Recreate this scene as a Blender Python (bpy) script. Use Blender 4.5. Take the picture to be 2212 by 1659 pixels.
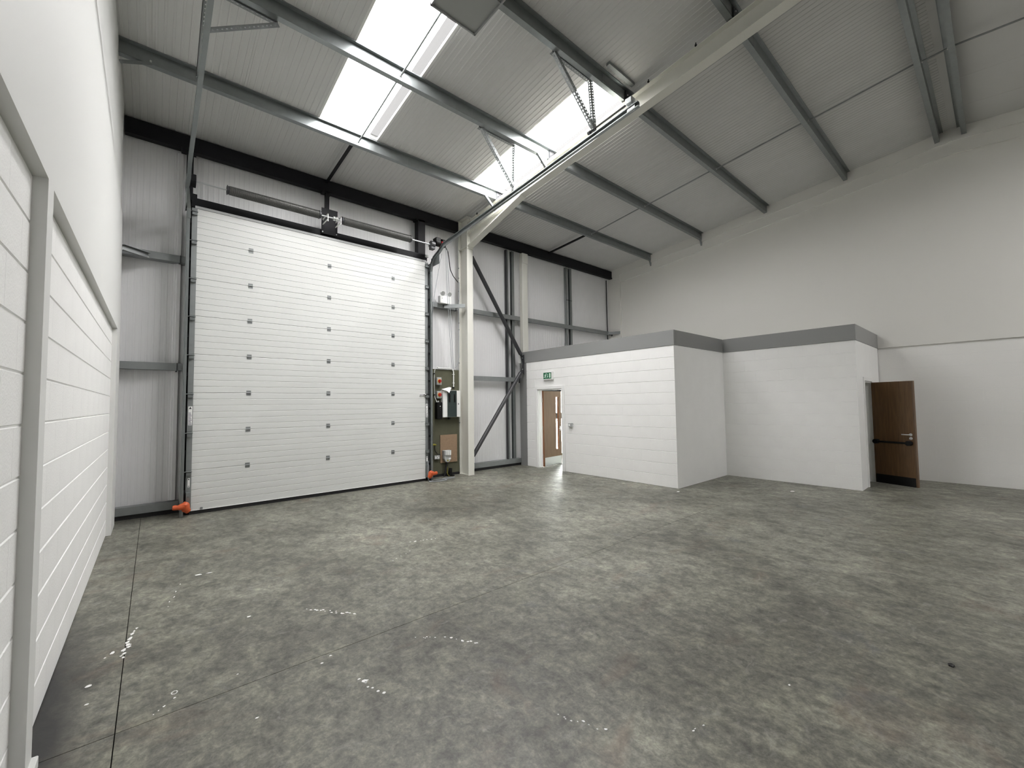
import bpy, bmesh, math, random
from mathutils import Vector, Matrix
random.seed(7)
for o in list(bpy.data.objects): bpy.data.objects.remove(o)
S = bpy.context.scene
COL = S.collection

# ---------------------------------------------------------------- camera
cam = bpy.data.cameras.new('camera'); cob = bpy.data.objects.new('camera', cam); COL.objects.link(cob)
cam.sensor_width = 36.0; cam.sensor_fit = 'HORIZONTAL'; cam.lens = 904.0 / 2212 * 36; cam.clip_start = 0.05; cam.clip_end = 200
yaw, pit, rol = 0.7075, 0.0470, -0.0123
F = Vector((math.sin(yaw)*math.cos(pit), math.cos(yaw)*math.cos(pit), math.sin(pit)))
R0 = Vector((math.cos(yaw), -math.sin(yaw), 0)); U0 = R0.cross(F)
R = R0*math.cos(rol) + U0*math.sin(rol); U = -R0*math.sin(rol) + U0*math.cos(rol)
m = Matrix((R, U, -F)).transposed().to_4x4(); m.translation = (0, 0, 1.70)
cob.matrix_world = m
S.camera = cob

# ---------------------------------------------------------------- sky, exposure
W = bpy.data.worlds.new('overcast_sky'); S.world = W; W.use_nodes = True
bg = W.node_tree.nodes['Background']; bg.inputs[0].default_value = (1.0, 0.985, 0.985, 1); bg.inputs[1].default_value = 15.0
try: W.cycles.sampling_method = 'AUTOMATIC'
except Exception: pass
S.view_settings.view_transform = 'Standard'; S.view_settings.look = 'None'
S.view_settings.gamma = 1.0; S.view_settings.use_curve_mapping = False
S.view_settings.exposure = 1.62
try:
    c = S.cycles
    c.use_denoising = True; c.pixel_filter_type = 'BLACKMAN_HARRIS'; c.filter_width = 1.15; c.max_bounces = 14; c.diffuse_bounces = 10; c.glossy_bounces = 4
    c.transmission_bounces = 6; c.transparent_max_bounces = 12; c.caustics_reflective = False; c.caustics_refractive = False
    c.sample_clamp_indirect = 8.0
except Exception: pass

# ---------------------------------------------------------------- dimensions
XP, XM = -0.405, -0.463          # left wall: face of piers and lining, mortar plane of the blockwork
XR = 12.225                      # right wall blockwork
YC = 8.90                        # inside of the cladding on the door wall
YF = -8.0                        # wall behind the viewer
RID = 0.45
ROOFLIGHTS = [(1.95, 2.985), (5.055, 6.09)]
RLY = (3.76, 7.14)
RLB = (-6.6, -2.9)                # added rooflight on the unseen slope behind the viewer, for fill light
FILL_ROOFLIGHTS = [(8.16, 9.195)]
TR = {('f', 0): .74, ('f', 1): 1, ('b', 0): .62}   # sheet tint per rooflight, weighted to balance the light let in
WIN = (8.75, 10.45, 0.10, 2.12)  # office window in the door wall
def zr(y): return 7.18 - .1*y if y >= RID else 7.09 + .1*y

def portal(x0, x1, y0, y1):
    l = bpy.data.lights.new('rooflight_portal', 'AREA'); l.shape = 'RECTANGLE'
    l.size = x1-x0; l.size_y = (y1-y0)*1.005; l.energy = 1
    l.cycles.is_portal = True
    o = bpy.data.objects.new('rooflight_portal', l); COL.objects.link(o)
    ym = (y0+y1)/2; o.location = ((x0+x1)/2, ym, zr(ym)+.09)
    o.rotation_euler = (-math.atan(.1) if ym > RID else math.atan(.1), 0, 0)
for a, b in ROOFLIGHTS: portal(a, b, *RLY)
for a, b in FILL_ROOFLIGHTS: portal(a, b, *RLB)
l = bpy.data.lights.new('window_portal', 'AREA'); l.shape = 'RECTANGLE'; l.size = WIN[1]-WIN[0]; l.size_y = WIN[3]-WIN[2]; l.cycles.is_portal = True
o = bpy.data.objects.new('window_portal', l); COL.objects.link(o); o.location = ((WIN[0]+WIN[1])/2, YC+.12, (WIN[2]+WIN[3])/2); o.rotation_euler = (-math.pi/2, 0, 0)

# ---------------------------------------------------------------- materials
MATS = {}
def mat(name, col, rough=.6, metal=0.0, spec=.5, var=0.0, vscale=6.0, bump=0.0, bscale=40.0, emis=None):
    if name in MATS: return MATS[name]
    M = bpy.data.materials.new(name); M.use_nodes = True; nt = M.node_tree; N = nt.nodes; L = nt.links
    p = N['Principled BSDF']; p.inputs['Base Color'].default_value = (*col, 1)
    p.inputs['Roughness'].default_value = rough; p.inputs['Metallic'].default_value = metal
    p.inputs['Specular IOR Level'].default_value = spec
    tc = N.new('ShaderNodeTexCoord')
    if var:
        n = N.new('ShaderNodeTexNoise'); n.inputs['Scale'].default_value = vscale; n.inputs['Detail'].default_value = 4
        L.new(tc.outputs['Object'], n.inputs['Vector'])
        r = N.new('ShaderNodeMapRange'); r.inputs[1].default_value = .3; r.inputs[2].default_value = .7
        r.inputs[3].default_value = 1-var; r.inputs[4].default_value = 1+var
        L.new(n.outputs['Fac'], r.inputs['Value'])
        mx = N.new('ShaderNodeMix'); mx.data_type = 'RGBA'; mx.blend_type = 'MULTIPLY'; mx.inputs[0].default_value = 1
        mx.inputs[6].default_value = (*col, 1); L.new(r.outputs[0], mx.inputs[7]); L.new(mx.outputs[2], p.inputs['Base Color'])
    if bump:
        n2 = N.new('ShaderNodeTexNoise'); n2.inputs['Scale'].default_value = bscale; n2.inputs['Detail'].default_value = 3
        L.new(tc.outputs['Object'], n2.inputs['Vector'])
        b = N.new('ShaderNodeBump'); b.inputs['Strength'].default_value = bump; b.inputs['Distance'].default_value = .01
        L.new(n2.outputs['Fac'], b.inputs['Height']); L.new(b.outputs['Normal'], p.inputs['Normal'])
    if emis:
        p.inputs['Emission Color'].default_value = (*emis[0], 1); p.inputs['Emission Strength'].default_value = emis[1]
    MATS[name] = M; return M

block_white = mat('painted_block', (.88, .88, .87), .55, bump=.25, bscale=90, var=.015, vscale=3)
lining_block = mat('painted_block_right_wall', (.84, .835, .815), .6, bump=.2, bscale=90)  # slightly darker and warmer than the other blocks, right wall only
mortar_white = mat('painted_mortar', (.80, .80, .79), .7)
lining_white = mat('white_lining', (.70, .705, .69), .6, bump=.05, bscale=30)
lining_grey = mat('magnolia_lining', (.76, .75, .715), .65, bump=.05, bscale=30)
roof_sheet = mat('roof_liner_sheet', (.575, .575, .565), .45, var=.02, vscale=1)
clad_sheet = mat('wall_liner_sheet', (.76, .76, .77), .4, var=.02, vscale=1)
galv = mat('galvanised_steel', (.27, .29, .29), .36, .75, var=.06, vscale=9)
galv_dull = mat('dull_galvanised_steel', (.27, .285, .285), .5, .55, var=.06, vscale=10)
black_steel = mat('black_painted_steel', (.006, .006, .008), .55, spec=.25)
dark_tube = mat('dark_grey_steel', (.035, .036, .04), .4)
cream_steel = mat('cream_painted_steel', (.70, .695, .64), .45)
fascia_grey = mat('grey_fascia', (.25, .253, .25), .35)
door_white = mat('white_door_skin', (.67, .68, .665), .38, bump=.05, bscale=160)
white_trim = mat('white_gloss_trim', (.86, .86, .85), .35)
rubber = mat('black_rubber', (.01, .01, .011), .7)
spring_steel = mat('oiled_spring_steel', (.10, .10, .095), .42, .6, var=.1)
zinc = mat('bright_zinc', (.72, .73, .72), .3, .85)
steel_bright = mat('brushed_steel', (.62, .64, .65), .32, .9)
orange = mat('orange_plastic', (.60, .105, .03), .5, var=.12, vscale=20, bump=.2)
olive = mat('olive_board', (.098, .098, .062), .8, var=.10, vscale=5, bump=.1)
mdf = mat('brown_fibreboard', (.30, .205, .13), .8, var=.08, vscale=30)
grey_plastic = mat('grey_plastic', (.45, .46, .46), .45)
white_plastic = mat('white_plastic', (.85, .86, .84), .4)
black_plastic = mat('black_plastic', (.004, .004, .004), .5, spec=.25)
red_plastic = mat('red_plastic', (.45, .015, .015), .4)
yellow_plastic = mat('yellow_plastic', (.75, .50, .10), .45)
yellow_green = mat('yellow_cable_sheath', (.30, .27, .03), .5)
green_sign = mat('exit_sign_green', (.0, .13, .05), .4)
sign_white = mat('exit_sign_white', (.75, .92, .80), .4)
smoked = mat('smoked_glass', (.02, .035, .032), .12)
lens_grey = mat('lamp_lens_grey', (.33, .34, .33), .2)
paper = mat('white_paper', (.88, .88, .87), .7)
ink = mat('printed_ink', (.06, .06, .07), .7)
cable_grey = mat('grey_cable_sheath', (.33, .35, .37), .5)
cable_black = mat('black_cable_sheath', (.012, .012, .013), .5)
dark_gap = mat('dark_joint', (.015, .015, .014), .9)
lum_grey = mat('light_housing_grey', (.27, .275, .275), .5, var=.15, vscale=8)

def wood(name, c1, c2, sc=1.0):
    M = bpy.data.materials.new(name); M.use_nodes = True; nt = M.node_tree; N = nt.nodes; L = nt.links
    p = N['Principled BSDF']; p.inputs['Roughness'].default_value = .42
    tc = N.new('ShaderNodeTexCoord'); mp = N.new('ShaderNodeMapping'); mp.inputs['Scale'].default_value = (9*sc, 9*sc, .7*sc)
    n = N.new('ShaderNodeTexNoise'); n.inputs['Scale'].default_value = 4; n.inputs['Detail'].default_value = 6; n.inputs['Distortion'].default_value = .6
    cr = N.new('ShaderNodeValToRGB'); cr.color_ramp.elements[0].color = (*c1, 1); cr.color_ramp.elements[1].color = (*c2, 1)
    cr.color_ramp.elements[0].position = .3; cr.color_ramp.elements[1].position = .7
    L.new(tc.outputs['Object'], mp.inputs[0]); L.new(mp.outputs[0], n.inputs[0]); L.new(n.outputs['Fac'], cr.inputs[0]); L.new(cr.outputs[0], p.inputs['Base Color'])
    return M
oak = wood('oak_veneer', (.115, .066, .034), (.165, .10, .055))
oak_edge = wood('red_brown_lipping', (.17, .065, .025), (.25, .10, .04))
oak_dark = wood('oak_veneer_exit', (.10, .05, .018), (.165, .086, .031))

def rooflight_mat(f):
    M = bpy.data.materials.new('rooflight_sheet'); M.use_nodes = True; nt = M.node_tree; N = nt.nodes; L = nt.links
    N.remove(N['Principled BSDF']); out = N['Material Output']
    t = N.new('ShaderNodeBsdfTransparent'); t.inputs[0].default_value = (.95*f, .95*f, .945*f, 1)
    d = N.new('ShaderNodeBsdfTranslucent'); d.inputs[0].default_value = (.92*f, .92*f, .91*f, 1)
    mx = N.new('ShaderNodeMixShader'); mx.inputs[0].default_value = .18
    L.new(t.outputs[0], mx.inputs[1]); L.new(d.outputs[0], mx.inputs[2]); L.new(mx.outputs[0], out.inputs[0]); return M
lap_m = rooflight_mat(.024); lap_m.name = 'rooflight_lap'
rooflight_m = {k: rooflight_mat(f) for k, f in TR.items()}
def glass_mat():
    M = bpy.data.materials.new('window_glass'); M.use_nodes = True; nt = M.node_tree; N = nt.nodes; L = nt.links
    N.remove(N['Principled BSDF']); out = N['Material Output']
    t = N.new('ShaderNodeBsdfTransparent'); t.inputs[0].default_value = (.93, .95, .94, 1)
    g = N.new('ShaderNodeBsdfGlossy'); g.inputs['Roughness'].default_value = .03
    mx = N.new('ShaderNodeMixShader'); mx.inputs[0].default_value = .06; L.new(t.outputs[0], mx.inputs[1]); L.new(g.outputs[0], mx.inputs[2]); L.new(mx.outputs[0], out.inputs[0]); return M
glass_m = glass_mat()

def concrete():
    M = bpy.data.materials.new('power_floated_concrete'); M.use_nodes = True; nt = M.node_tree; N = nt.nodes; L = nt.links
    p = N['Principled BSDF']; p.inputs['Specular IOR Level'].default_value = .6
    tc = N.new('ShaderNodeNewGeometry')
    def noise(scale, detail, dist=0.0, rough=.6, sx=1, sy=1, rot=0):
        mp = N.new('ShaderNodeMapping'); mp.inputs['Scale'].default_value = (sx, sy, 1); mp.inputs['Rotation'].default_value = (0, 0, rot)
        n = N.new('ShaderNodeTexNoise'); n.inputs['Scale'].default_value = scale; n.inputs['Detail'].default_value = detail
        n.inputs['Distortion'].default_value = dist; n.inputs['Roughness'].default_value = rough
        L.new(tc.outputs['Position'], mp.inputs[0]); L.new(mp.outputs[0], n.inputs['Vector']); return n.outputs['Fac']
    def ramp(fac, stops):
        r = N.new('ShaderNodeValToRGB'); e = r.color_ramp.elements
        while len(e) < len(stops): e.new(.5)
        for q, (pos, c) in zip(e, stops): q.position = pos; q.color = (*c, 1)
        L.new(fac, r.inputs[0]); return r.outputs[0]
    def mix(a, b, fac, bt='MIX'):
        x = N.new('ShaderNodeMix'); x.data_type = 'RGBA'; x.blend_type = bt
        for s, v in ((0, fac), (6, a), (7, b)):
            if hasattr(v, 'links') or hasattr(v, 'is_linked'): L.new(v, x.inputs[s])
            elif isinstance(v, tuple): x.inputs[s].default_value = (*v, 1)
            else: x.inputs[s].default_value = v
        return x.outputs[2]
    def mrange(f, a, b, c=0., d=1.):
        r = N.new('ShaderNodeMapRange'); r.inputs[1].default_value = a; r.inputs[2].default_value = b; r.inputs[3].default_value = c; r.inputs[4].default_value = d
        L.new(f, r.inputs[0]); return r.outputs[0]
    big = noise(.6, 7, .5, .64); mid = noise(4.6, 12, .4, .74, 1.25, .85, .5); fine = noise(21, 10, .3, .76); tiny = noise(80, 3, 0, .6)
    base = ramp(big, [(.34, FC[0]), (.5, FC[1]), (.66, FC[2])])
    base = mix(base, ramp(mid, [(.36, (.66, .66, .675)), (.5, (1, 1, 1)), (.64, (1.36, 1.36, 1.32))]), 1.0, 'MULTIPLY')
    base = mix(base, ramp(fine, [(.34, (.58, .58, .58)), (.5, (1, 1, 1)), (.68, (1.48, 1.48, 1.42))]), 1.0, 'MULTIPLY')
    base = mix(base, ramp(noise(11, 10, .8, .72, 1.2, .9, 1.1), [(.36, (.70, .70, .70)), (.5, (1, 1, 1)), (.64, (1.32, 1.32, 1.28))]), 1.0, 'MULTIPLY')
    base = mix(base, ramp(tiny, [(.3, (.86, .86, .86)), (.7, (1.14, 1.14, 1.14))]), 1.0, 'MULTIPLY')
    # faint rust and bluish wear patches, pale scuffs
    base = mix(base, (.18, .115, .08), mrange(noise(1.1, 5, 1.0, .6, 1, 1.7, .9), .58, .74, 0, .40))
    base = mix(base, (.105, .112, .135), mrange(noise(1.7, 5, .8, .6, 1.4, 1, .2), .62, .76, 0, .40))
    base = mix(base, (.33, .33, .30), mrange(noise(6.5, 10, .9, .75, .8, 1.3, .6), .56, .72, 0, .55))
    # dirt along the foot of the left wall
    sx = N.new('ShaderNodeSeparateXYZ'); L.new(tc.outputs['Position'], sx.inputs[0])
    near = mrange(sx.outputs[0], -.44, -.22, 1, 0); yy = mrange(sx.outputs[1], 5.2, 3.4, 0, 1)
    mm = N.new('ShaderNodeMath'); mm.operation = 'MULTIPLY'; L.new(near, mm.inputs[0]); L.new(yy, mm.inputs[1])
    mq = N.new('ShaderNodeMath'); mq.operation = 'MULTIPLY'; L.new(mm.outputs[0], mq.inputs[0]); L.new(mrange(mid, .3, .55, .75, 1.6), mq.inputs[1]); mq.use_clamp = True
    base = mix(base, (.022, .021, .021), mq.outputs[0])
    L.new(base, p.inputs['Base Color'])
    L.new(mrange(mid, .3, .7, .58, .36), p.inputs['Roughness'])
    b = N.new('ShaderNodeBump'); b.inputs['Strength'].default_value = .06; b.inputs['Distance'].default_value = .004
    L.new(fine, b.inputs['Height']); L.new(b.outputs[0], p.inputs['Normal'])
    return M
FC = [(.088, .086, .070), (.146, .144, .119), (.222, .218, .184)]
concrete_m = concrete()

# ---------------------------------------------------------------- mesh helpers
class MB:
    def __init__(s): s.v = []; s.f = []; s.mi = []; s.cur = 0
    def add(s, vs, fs):
        b = len(s.v); s.v += [tuple(v) for v in vs]
        for f in fs: s.f.append([b+i for i in f]); s.mi.append(s.cur)
        return s
    def box(s, x0, x1, y0, y1, z0, z1):
        x0, x1 = min(x0, x1), max(x0, x1); y0, y1 = min(y0, y1), max(y0, y1); z0, z1 = min(z0, z1), max(z0, z1)
        return s.add([(x, y, z) for z in (z0, z1) for y in (y0, y1) for x in (x0, x1)],
                     [(0, 2, 3, 1), (4, 5, 7, 6), (0, 1, 5, 4), (2, 6, 7, 3), (0, 4, 6, 2), (1, 3, 7, 5)])
    def prism(s, pts, axis, a0, a1, cap=True):
        """closed outline pts (u,v) extruded along axis: x -> (u=y,v=z), y -> (u=x,v=z), z -> (u=x,v=y)"""
        def P(a, u, v): return {'x': (a, u, v), 'y': (u, a, v), 'z': (u, v, a)}[axis]
        n = len(pts)
        vs = [P(a0, u, v) for u, v in pts] + [P(a1, u, v) for u, v in pts]
        fs = [(i, (i+1) % n, n+(i+1) % n, n+i) for i in range(n)]
        if cap: fs += [tuple(range(n-1, -1, -1)), tuple(range(n, 2*n))]
        return s.add(vs, fs)
    def sheet(s, pts, axis, a0, a1):
        def P(a, u, v): return {'x': (a, u, v), 'y': (u, a, v), 'z': (u, v, a)}[axis]
        n = len(pts)
        return s.add([P(a0, u, v) for u, v in pts]+[P(a1, u, v) for u, v in pts], [(i, i+1, n+i+1, n+i) for i in range(n-1)])
    def tube(s, pts, r, n=10, cap=True):
        pts = [Vector(p) for p in pts]; k = len(pts); rs = r if isinstance(r, (list, tuple)) else [r]*k
        up = None; rings = []
        for i, p in enumerate(pts):
            t = (pts[min(i+1, k-1)] - pts[max(i-1, 0)]).normalized()
            if up is None: up = Vector((0, 0, 1)) if abs(t.z) < .9 else Vector((1, 0, 0))
            a = (up - t*up.dot(t)).normalized(); up = a; b = t.cross(a)
            rings.append([p + (a*math.cos(2*math.pi*j/n) + b*math.sin(2*math.pi*j/n))*rs[i] for j in range(n)])
        vs = [q for r_ in rings for q in r_]
        fs = [(i*n+j, i*n+(j+1) % n, (i+1)*n+(j+1) % n, (i+1)*n+j) for i in range(k-1) for j in range(n)]
        if cap: fs += [tuple(range(n-1, -1, -1)), tuple((k-1)*n+j for j in range(n))]
        return s.add(vs, fs)
    def cyl(s, p, q, r, n=14, r2=None): return s.tube([p, q], [r, r if r2 is None else r2], n)
    def bar(s, p, q, prof, up=(0, 0, 1)):
        """open or closed profile [(a,b)] swept straight from p to q; a along side, b along up; closed solid"""
        p, q = Vector(p), Vector(q); t = (q-p).normalized(); up = Vector(up); b = (up - t*up.dot(t)).normalized(); a = t.cross(b)
        n = len(prof); vs = [p+a*u+b*v for u, v in prof]+[q+a*u+b*v for u, v in prof]
        return s.add(vs, [(i, (i+1) % n, n+(i+1) % n, n+i) for i in range(n)]+[tuple(range(n-1, -1, -1)), tuple(range(n, 2*n))])
    def mesh(s, name, mats, origin, bevel=0.0, smooth=False, seg=1):
        me = bpy.data.meshes.new(name)
        me.from_pydata([(x-origin[0], y-origin[1], z-origin[2]) for x, y, z in s.v], [], s.f)
        for mm in (mats if isinstance(mats, (list, tuple)) else [mats]): me.materials.append(mm)
        me.polygons.foreach_set('material_index', s.mi)
        bm = bmesh.new(); bm.from_mesh(me); bmesh.ops.recalc_face_normals(bm, faces=bm.faces)
        if bevel: bmesh.ops.bevel(bm, geom=[e for e in bm.edges if len(e.link_faces) == 2 and e.calc_face_angle(0) > .5], offset=bevel, segments=seg, affect='EDGES', profile=.5)
        bm.to_mesh(me); bm.free()
        if smooth:
            me.polygons.foreach_set('use_smooth', [True]*len(me.polygons))
            try: me.set_sharp_from_angle(angle=math.radians(40))
            except Exception: pass
        me.update(); return me
    def base(s):
        xs = [v[0] for v in s.v]; ys = [v[1] for v in s.v]; zs = [v[2] for v in s.v]
        return ((min(xs)+max(xs))/2, (min(ys)+max(ys))/2, min(zs))
WO = {}
def link(o, parent, origin):
    COL.objects.link(o); WO[o.name] = Vector(origin)
    if parent is not None:
        o.parent = parent; o.location = Vector(origin)-WO[parent.name]
    else: o.location = origin
def obj(name, mb, m, parent=None, bevel=0.0, smooth=False, seg=1, label=None):
    og = mb.base(); me = mb.mesh(name, m, og, bevel, smooth, seg)
    o = bpy.data.objects.new(name, me); link(o, parent, og)
    if label: o['label'] = label
    return o
def inst(name, me, parent, origin):
    o = bpy.data.objects.new(name, me); link(o, parent, origin); return o
def tag(o, label, cat, group=None, kind=None):
    o['label'] = label; o['category'] = cat
    if group: o['group'] = group
    if kind: o['kind'] = kind
    return o
def thing(name, loc, label, cat, group=None, kind=None):
    o = bpy.data.objects.new(name, None); o.empty_display_size = .1; link(o, None, loc); return tag(o, label, cat, group, kind)
def struct(name, mb, m, label, cat, **k):
    return tag(obj(name, mb, m, **k), label, cat, kind='structure')
LPROF = lambda w, t: [(0, 0), (w, 0), (w, t), (t, t), (t, w), (0, w)]
def CPROF(h, w, t, l=0.0):   # channel: web on side 0, flanges to +a
    p = [(0, 0), (w, 0)]
    if l: p += [(w, l), (w-t, l), (w-t, t)]
    else: p += [(w, t)]
    p += [(t, t), (t, h-t)]
    if l: p += [(w-t, h-t), (w-t, h-l), (w, h-l), (w, h)]
    else: p += [(w, h-t), (w, h)]
    return p+[(0, h)]

# ================================================================ FLOOR
fl = struct('floor', MB().box(-.8, 12.6, YF-.2, 9.3, -.20, -.012), dark_gap, 'mottled grey power-floated concrete floor of the whole unit', 'floor')
for x0, x1 in ((-.463, -.1225), (-.1175, XR)):
    for y0, y1 in ((YF, 3.088), (3.0925, 8.98)):
        obj('floor_slab', MB().box(x0, x1, y0, y1, -.012, 0), concrete_m, fl)

# ================================================================ blockwork helper
BC = {}
def block_mesh(L, H, face, m, bed=.0075, perp=.0002, d=.0065):
    """one painted block, front face towards +x (face 1) or -x (face -1), joints sunk; origin at lower corner on the mortar plane"""
    key = (round(L, 3), round(H, 3), face, m.name, d, bed)
    if key in BC: return BC[key]
    mb = MB(); f = face
    pr = perp+.0005
    mb.add([(0, perp, bed*.5), (0, L-perp, bed*.5), (0, L-perp, H-bed*.5), (0, perp, H-bed*.5),
            (f*d, pr, bed), (f*d, L-pr, bed), (f*d, L-pr, H-bed), (f*d, pr, H-bed)],
           [(4, 5, 6, 7), (0, 1, 5, 4), (1, 2, 6, 5), (2, 3, 7, 6), (3, 0, 4, 7)])
    BC[key] = mb.mesh('block', m, (0, 0, 0)); return BC[key]
def blockwork(parent, x, face, y0, y1, zs, m, L=.46, holes=(), d=.0065, phase=0., bed=.0075):
    for k in range(len(zs)-1):
        z0, z1 = zs[k], zs[k+1]
        spans = [(y0, y1)]
        for hy0, hy1, hz in holes:
            if z0 < hz-.03:
                spans = [s for a, b in spans for s in ((a, min(b, hy0)), (max(a, hy1), b)) if s[1]-s[0] > .02]
        for a, b in spans:
            off = phase + (L/2 if k % 2 else 0)
            cuts = [a]; y = math.floor((a-off)/L)*L+off+L
            while y < b-.03:
                if y-a > .05: cuts.append(y)
                y += L
            cuts.append(b)
            for i in range(len(cuts)-1):
                inst('block', block_mesh(cuts[i+1]-cuts[i], z1-z0, face, m, d=d, bed=bed), parent, (x, cuts[i], z0))

# ================================================================ LEFT WALL
wl = struct('wall_left', MB().box(-.80, XM, YF-.2, 9.05, -.1, 7.3), mortar_white, 'white painted party wall of blockwork on the left with smooth lining above', 'wall')
zs = [0.0]+[.22+.235*k for k in range(12)]
zs[-1] = 2.80
PIERS = [(-2.2, -2.06), (2.91, 3.05), (7.85, 8.5)]
blockwork(wl, XM, 1, -2.06, 2.91, zs, block_white)
blockwork(wl, XM, 1, 3.05, 7.85, zs, block_white, phase=.1)
for a, b in PIERS[1:]: obj('pier', MB().box(XM-.01, XP, a, b, 0, 2.80), lining_white, wl)
obj('pier_foot', MB().box(XM-.01, XP+.022, 2.95, 3.06, 0, .055), lining_white, wl, bevel=.004)
# smooth lining above the ledge, out to the roof; a shallow set-back band under the rafter
up = MB()
def lx(z): return XP-.035*(z-2.8)/3.9
zb = lambda y: 5.36-.10*(y-4.4)
ys = [YF, -4, 0, 3, 4.5, 6, 7.2, 8.5]
V0 = []
for y in ys:
    zt = zr(y)+.02; zm = 5.02-.10*(y-4.6)
    V0.append([(XM-.02, y, 2.80), (XP, y, 2.80), (lx(zm), y, zm), (lx(zm)-.012, y, zm+.03), (lx(zt)-.008, y, zt), (XM-.02, y, zt)])
vs = [p for r_ in V0 for p in r_]; n = 6
up.add(vs, [(i*n+j, i*n+(j+1) % n, (i+1)*n+(j+1) % n, (i+1)*n+j) for i in range(len(ys)-1) for j in range(n)]+[tuple(range(n)), tuple((len(ys)-1)*n+j for j in range(n))])
obj('wall_lining', up, lining_white, wl)

# ================================================================ RIGHT WALL
wr = struct('wall_right', MB().box(XR, 12.6, YF-.2, 9.05, -.1, 7.3), mortar_white, 'off-white party wall on the right with blockwork below a smooth lining', 'wall')
zo = [2.825/12*k for k in range(13)]
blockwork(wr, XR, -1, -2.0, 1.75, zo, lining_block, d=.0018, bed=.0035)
pl_ = [(YF, 2.825), (YC, 2.825), (YC, zr(YC)), (RID, zr(RID)), (YF, zr(YF))]
obj('wall_lining', MB().prism(pl_, 'x', 12.19, XR+.01), lining_grey, wr)
for (w, d0, d1, x) in (('rafter_casing', 0, .25, 12.10), ('rafter_casing', .25, .50, 12.14)):
    obj(w, MB().prism([(YC, zr(YC)-d1), (YC, zr(YC)-d0+.01), (RID, zr(RID)-d0+.01), (YF, zr(YF)-d0+.01), (YF, zr(YF)-d1), (RID, zr(RID)-d1)], 'x', x, 12.2), lining_grey, wr)
obj('pier', MB().box(12.125, 12.2, 8.39, YC, 0, 6.32), lining_grey, wr)

# ================================================================ WALL BEHIND THE VIEWER
struct('wall_front', MB().box(-.8, 12.6, YF-.3, YF, 0, 7.2), lining_white, 'plain white wall behind the viewer', 'wall')

# ================================================================ DOOR WALL (ribbed liner sheets)
def ribs(x0, x1, n, d, sgn):
    """profile (x, off): flat with narrow raised beads"""
    p = [(x0, 0)]; w = (x1-x0)/n
    for i in range(n):
        c = x0+w*(i+.5); p += [(c-.016, 0), (c-.011, sgn*d), (c+.011, sgn*d), (c+.016, 0)]
    return p+[(x1, 0)]
wb = struct('wall_back', MB().add([(x, YC+.02+dy, z) for dy in (0, .18) for z in (-.1, 6.5) for x in (-.8, WIN[0])], [(0, 1, 3, 2), (4, 6, 7, 5), (0, 4, 5, 1), (2, 3, 7, 6), (0, 2, 6, 4), (1, 5, 7, 3)])
            .box(WIN[1], 12.6, YC+.02, YC+.2, -.1, 6.5).box(WIN[0], WIN[1], YC+.02, YC+.2, WIN[3], 6.5).box(WIN[0], WIN[1], YC+.02, YC+.2, -.1, WIN[2]),
            clad_sheet, 'far wall of pale ribbed liner sheets around the big white door', 'wall')
x = -.463
while x < XR-.05:
    x1 = min(x+1.0, XR); n = max(1, round((x1-x)/.0785))
    pr = [(a, YC+.0+b) for a, b in ribs(x+.0012, x1-.0012, n, .0028, -1)]
    pr = [(x+.0012, YC+.02)]+[(a, b) for a, b in pr]+[(x1-.0012, YC+.02)]
    mb = MB()
    if x1 > WIN[0]+.01 and x < WIN[1]-.01:
        q = [(a, b) for a, b in pr]
        mb.sheet(pr, 'z', WIN[3]+.02, 6.32)
    else: mb.sheet(pr, 'z', 0.06, 6.32)  # carried on unseen behind the closed white door to block outside light
    obj('cladding_panel', mb, clad_sheet, wb); x = x1

# ================================================================ CEILING (roof sheets, rooflights)
ridge = MB().prism([(RID-.25, zr(RID-.25)+.001), (RID, zr(RID)+.001), (RID+.25, zr(RID+.25)+.001), (RID+.25, zr(RID+.25)+.02), (RID, zr(RID)+.03), (RID-.25, zr(RID-.25)+.02)], 'x', -.46, XR)
ce = struct('ceiling', ridge, roof_sheet, 'pitched roof of light grey ribbed liner sheets with two bright rooflights', 'ceiling')
TH = .10
def roof_panel(x0, x1, y0, y1, n):
    mb = MB(); prof = ribs(x0+.001, x1-.001, n, .005, -1)
    prof = [(x0+.001, .02)]+prof+[(x1-.001, .02)]
    k = len(prof)
    top = [(x0, TH), (x1, TH)]
    vs = []
    for y in (y0, y1): vs += [(a, y, zr(y)+b) for a, b in prof]
    fs = [(i, i+1, k+i+1, k+i) for i in range(k-1)]
    mb.add(vs, fs)
    mb.add([(x_, y_, zr(y_)+t) for t in (.02, TH) for y_ in (y0, y1) for x_ in (x0, x1)],
           [(0, 1, 3, 2), (4, 6, 7, 5), (0, 4, 5, 1), (2, 3, 7, 6), (0, 2, 6, 4), (1, 5, 7, 3)])
    obj('roof_panel', mb, roof_sheet, ce)
px = [1.95+1.035*k for k in range(-3, 11)]; px[0] = -.79
px = [max(p, -.79) for p in px]
px.append(12.59)
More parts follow.
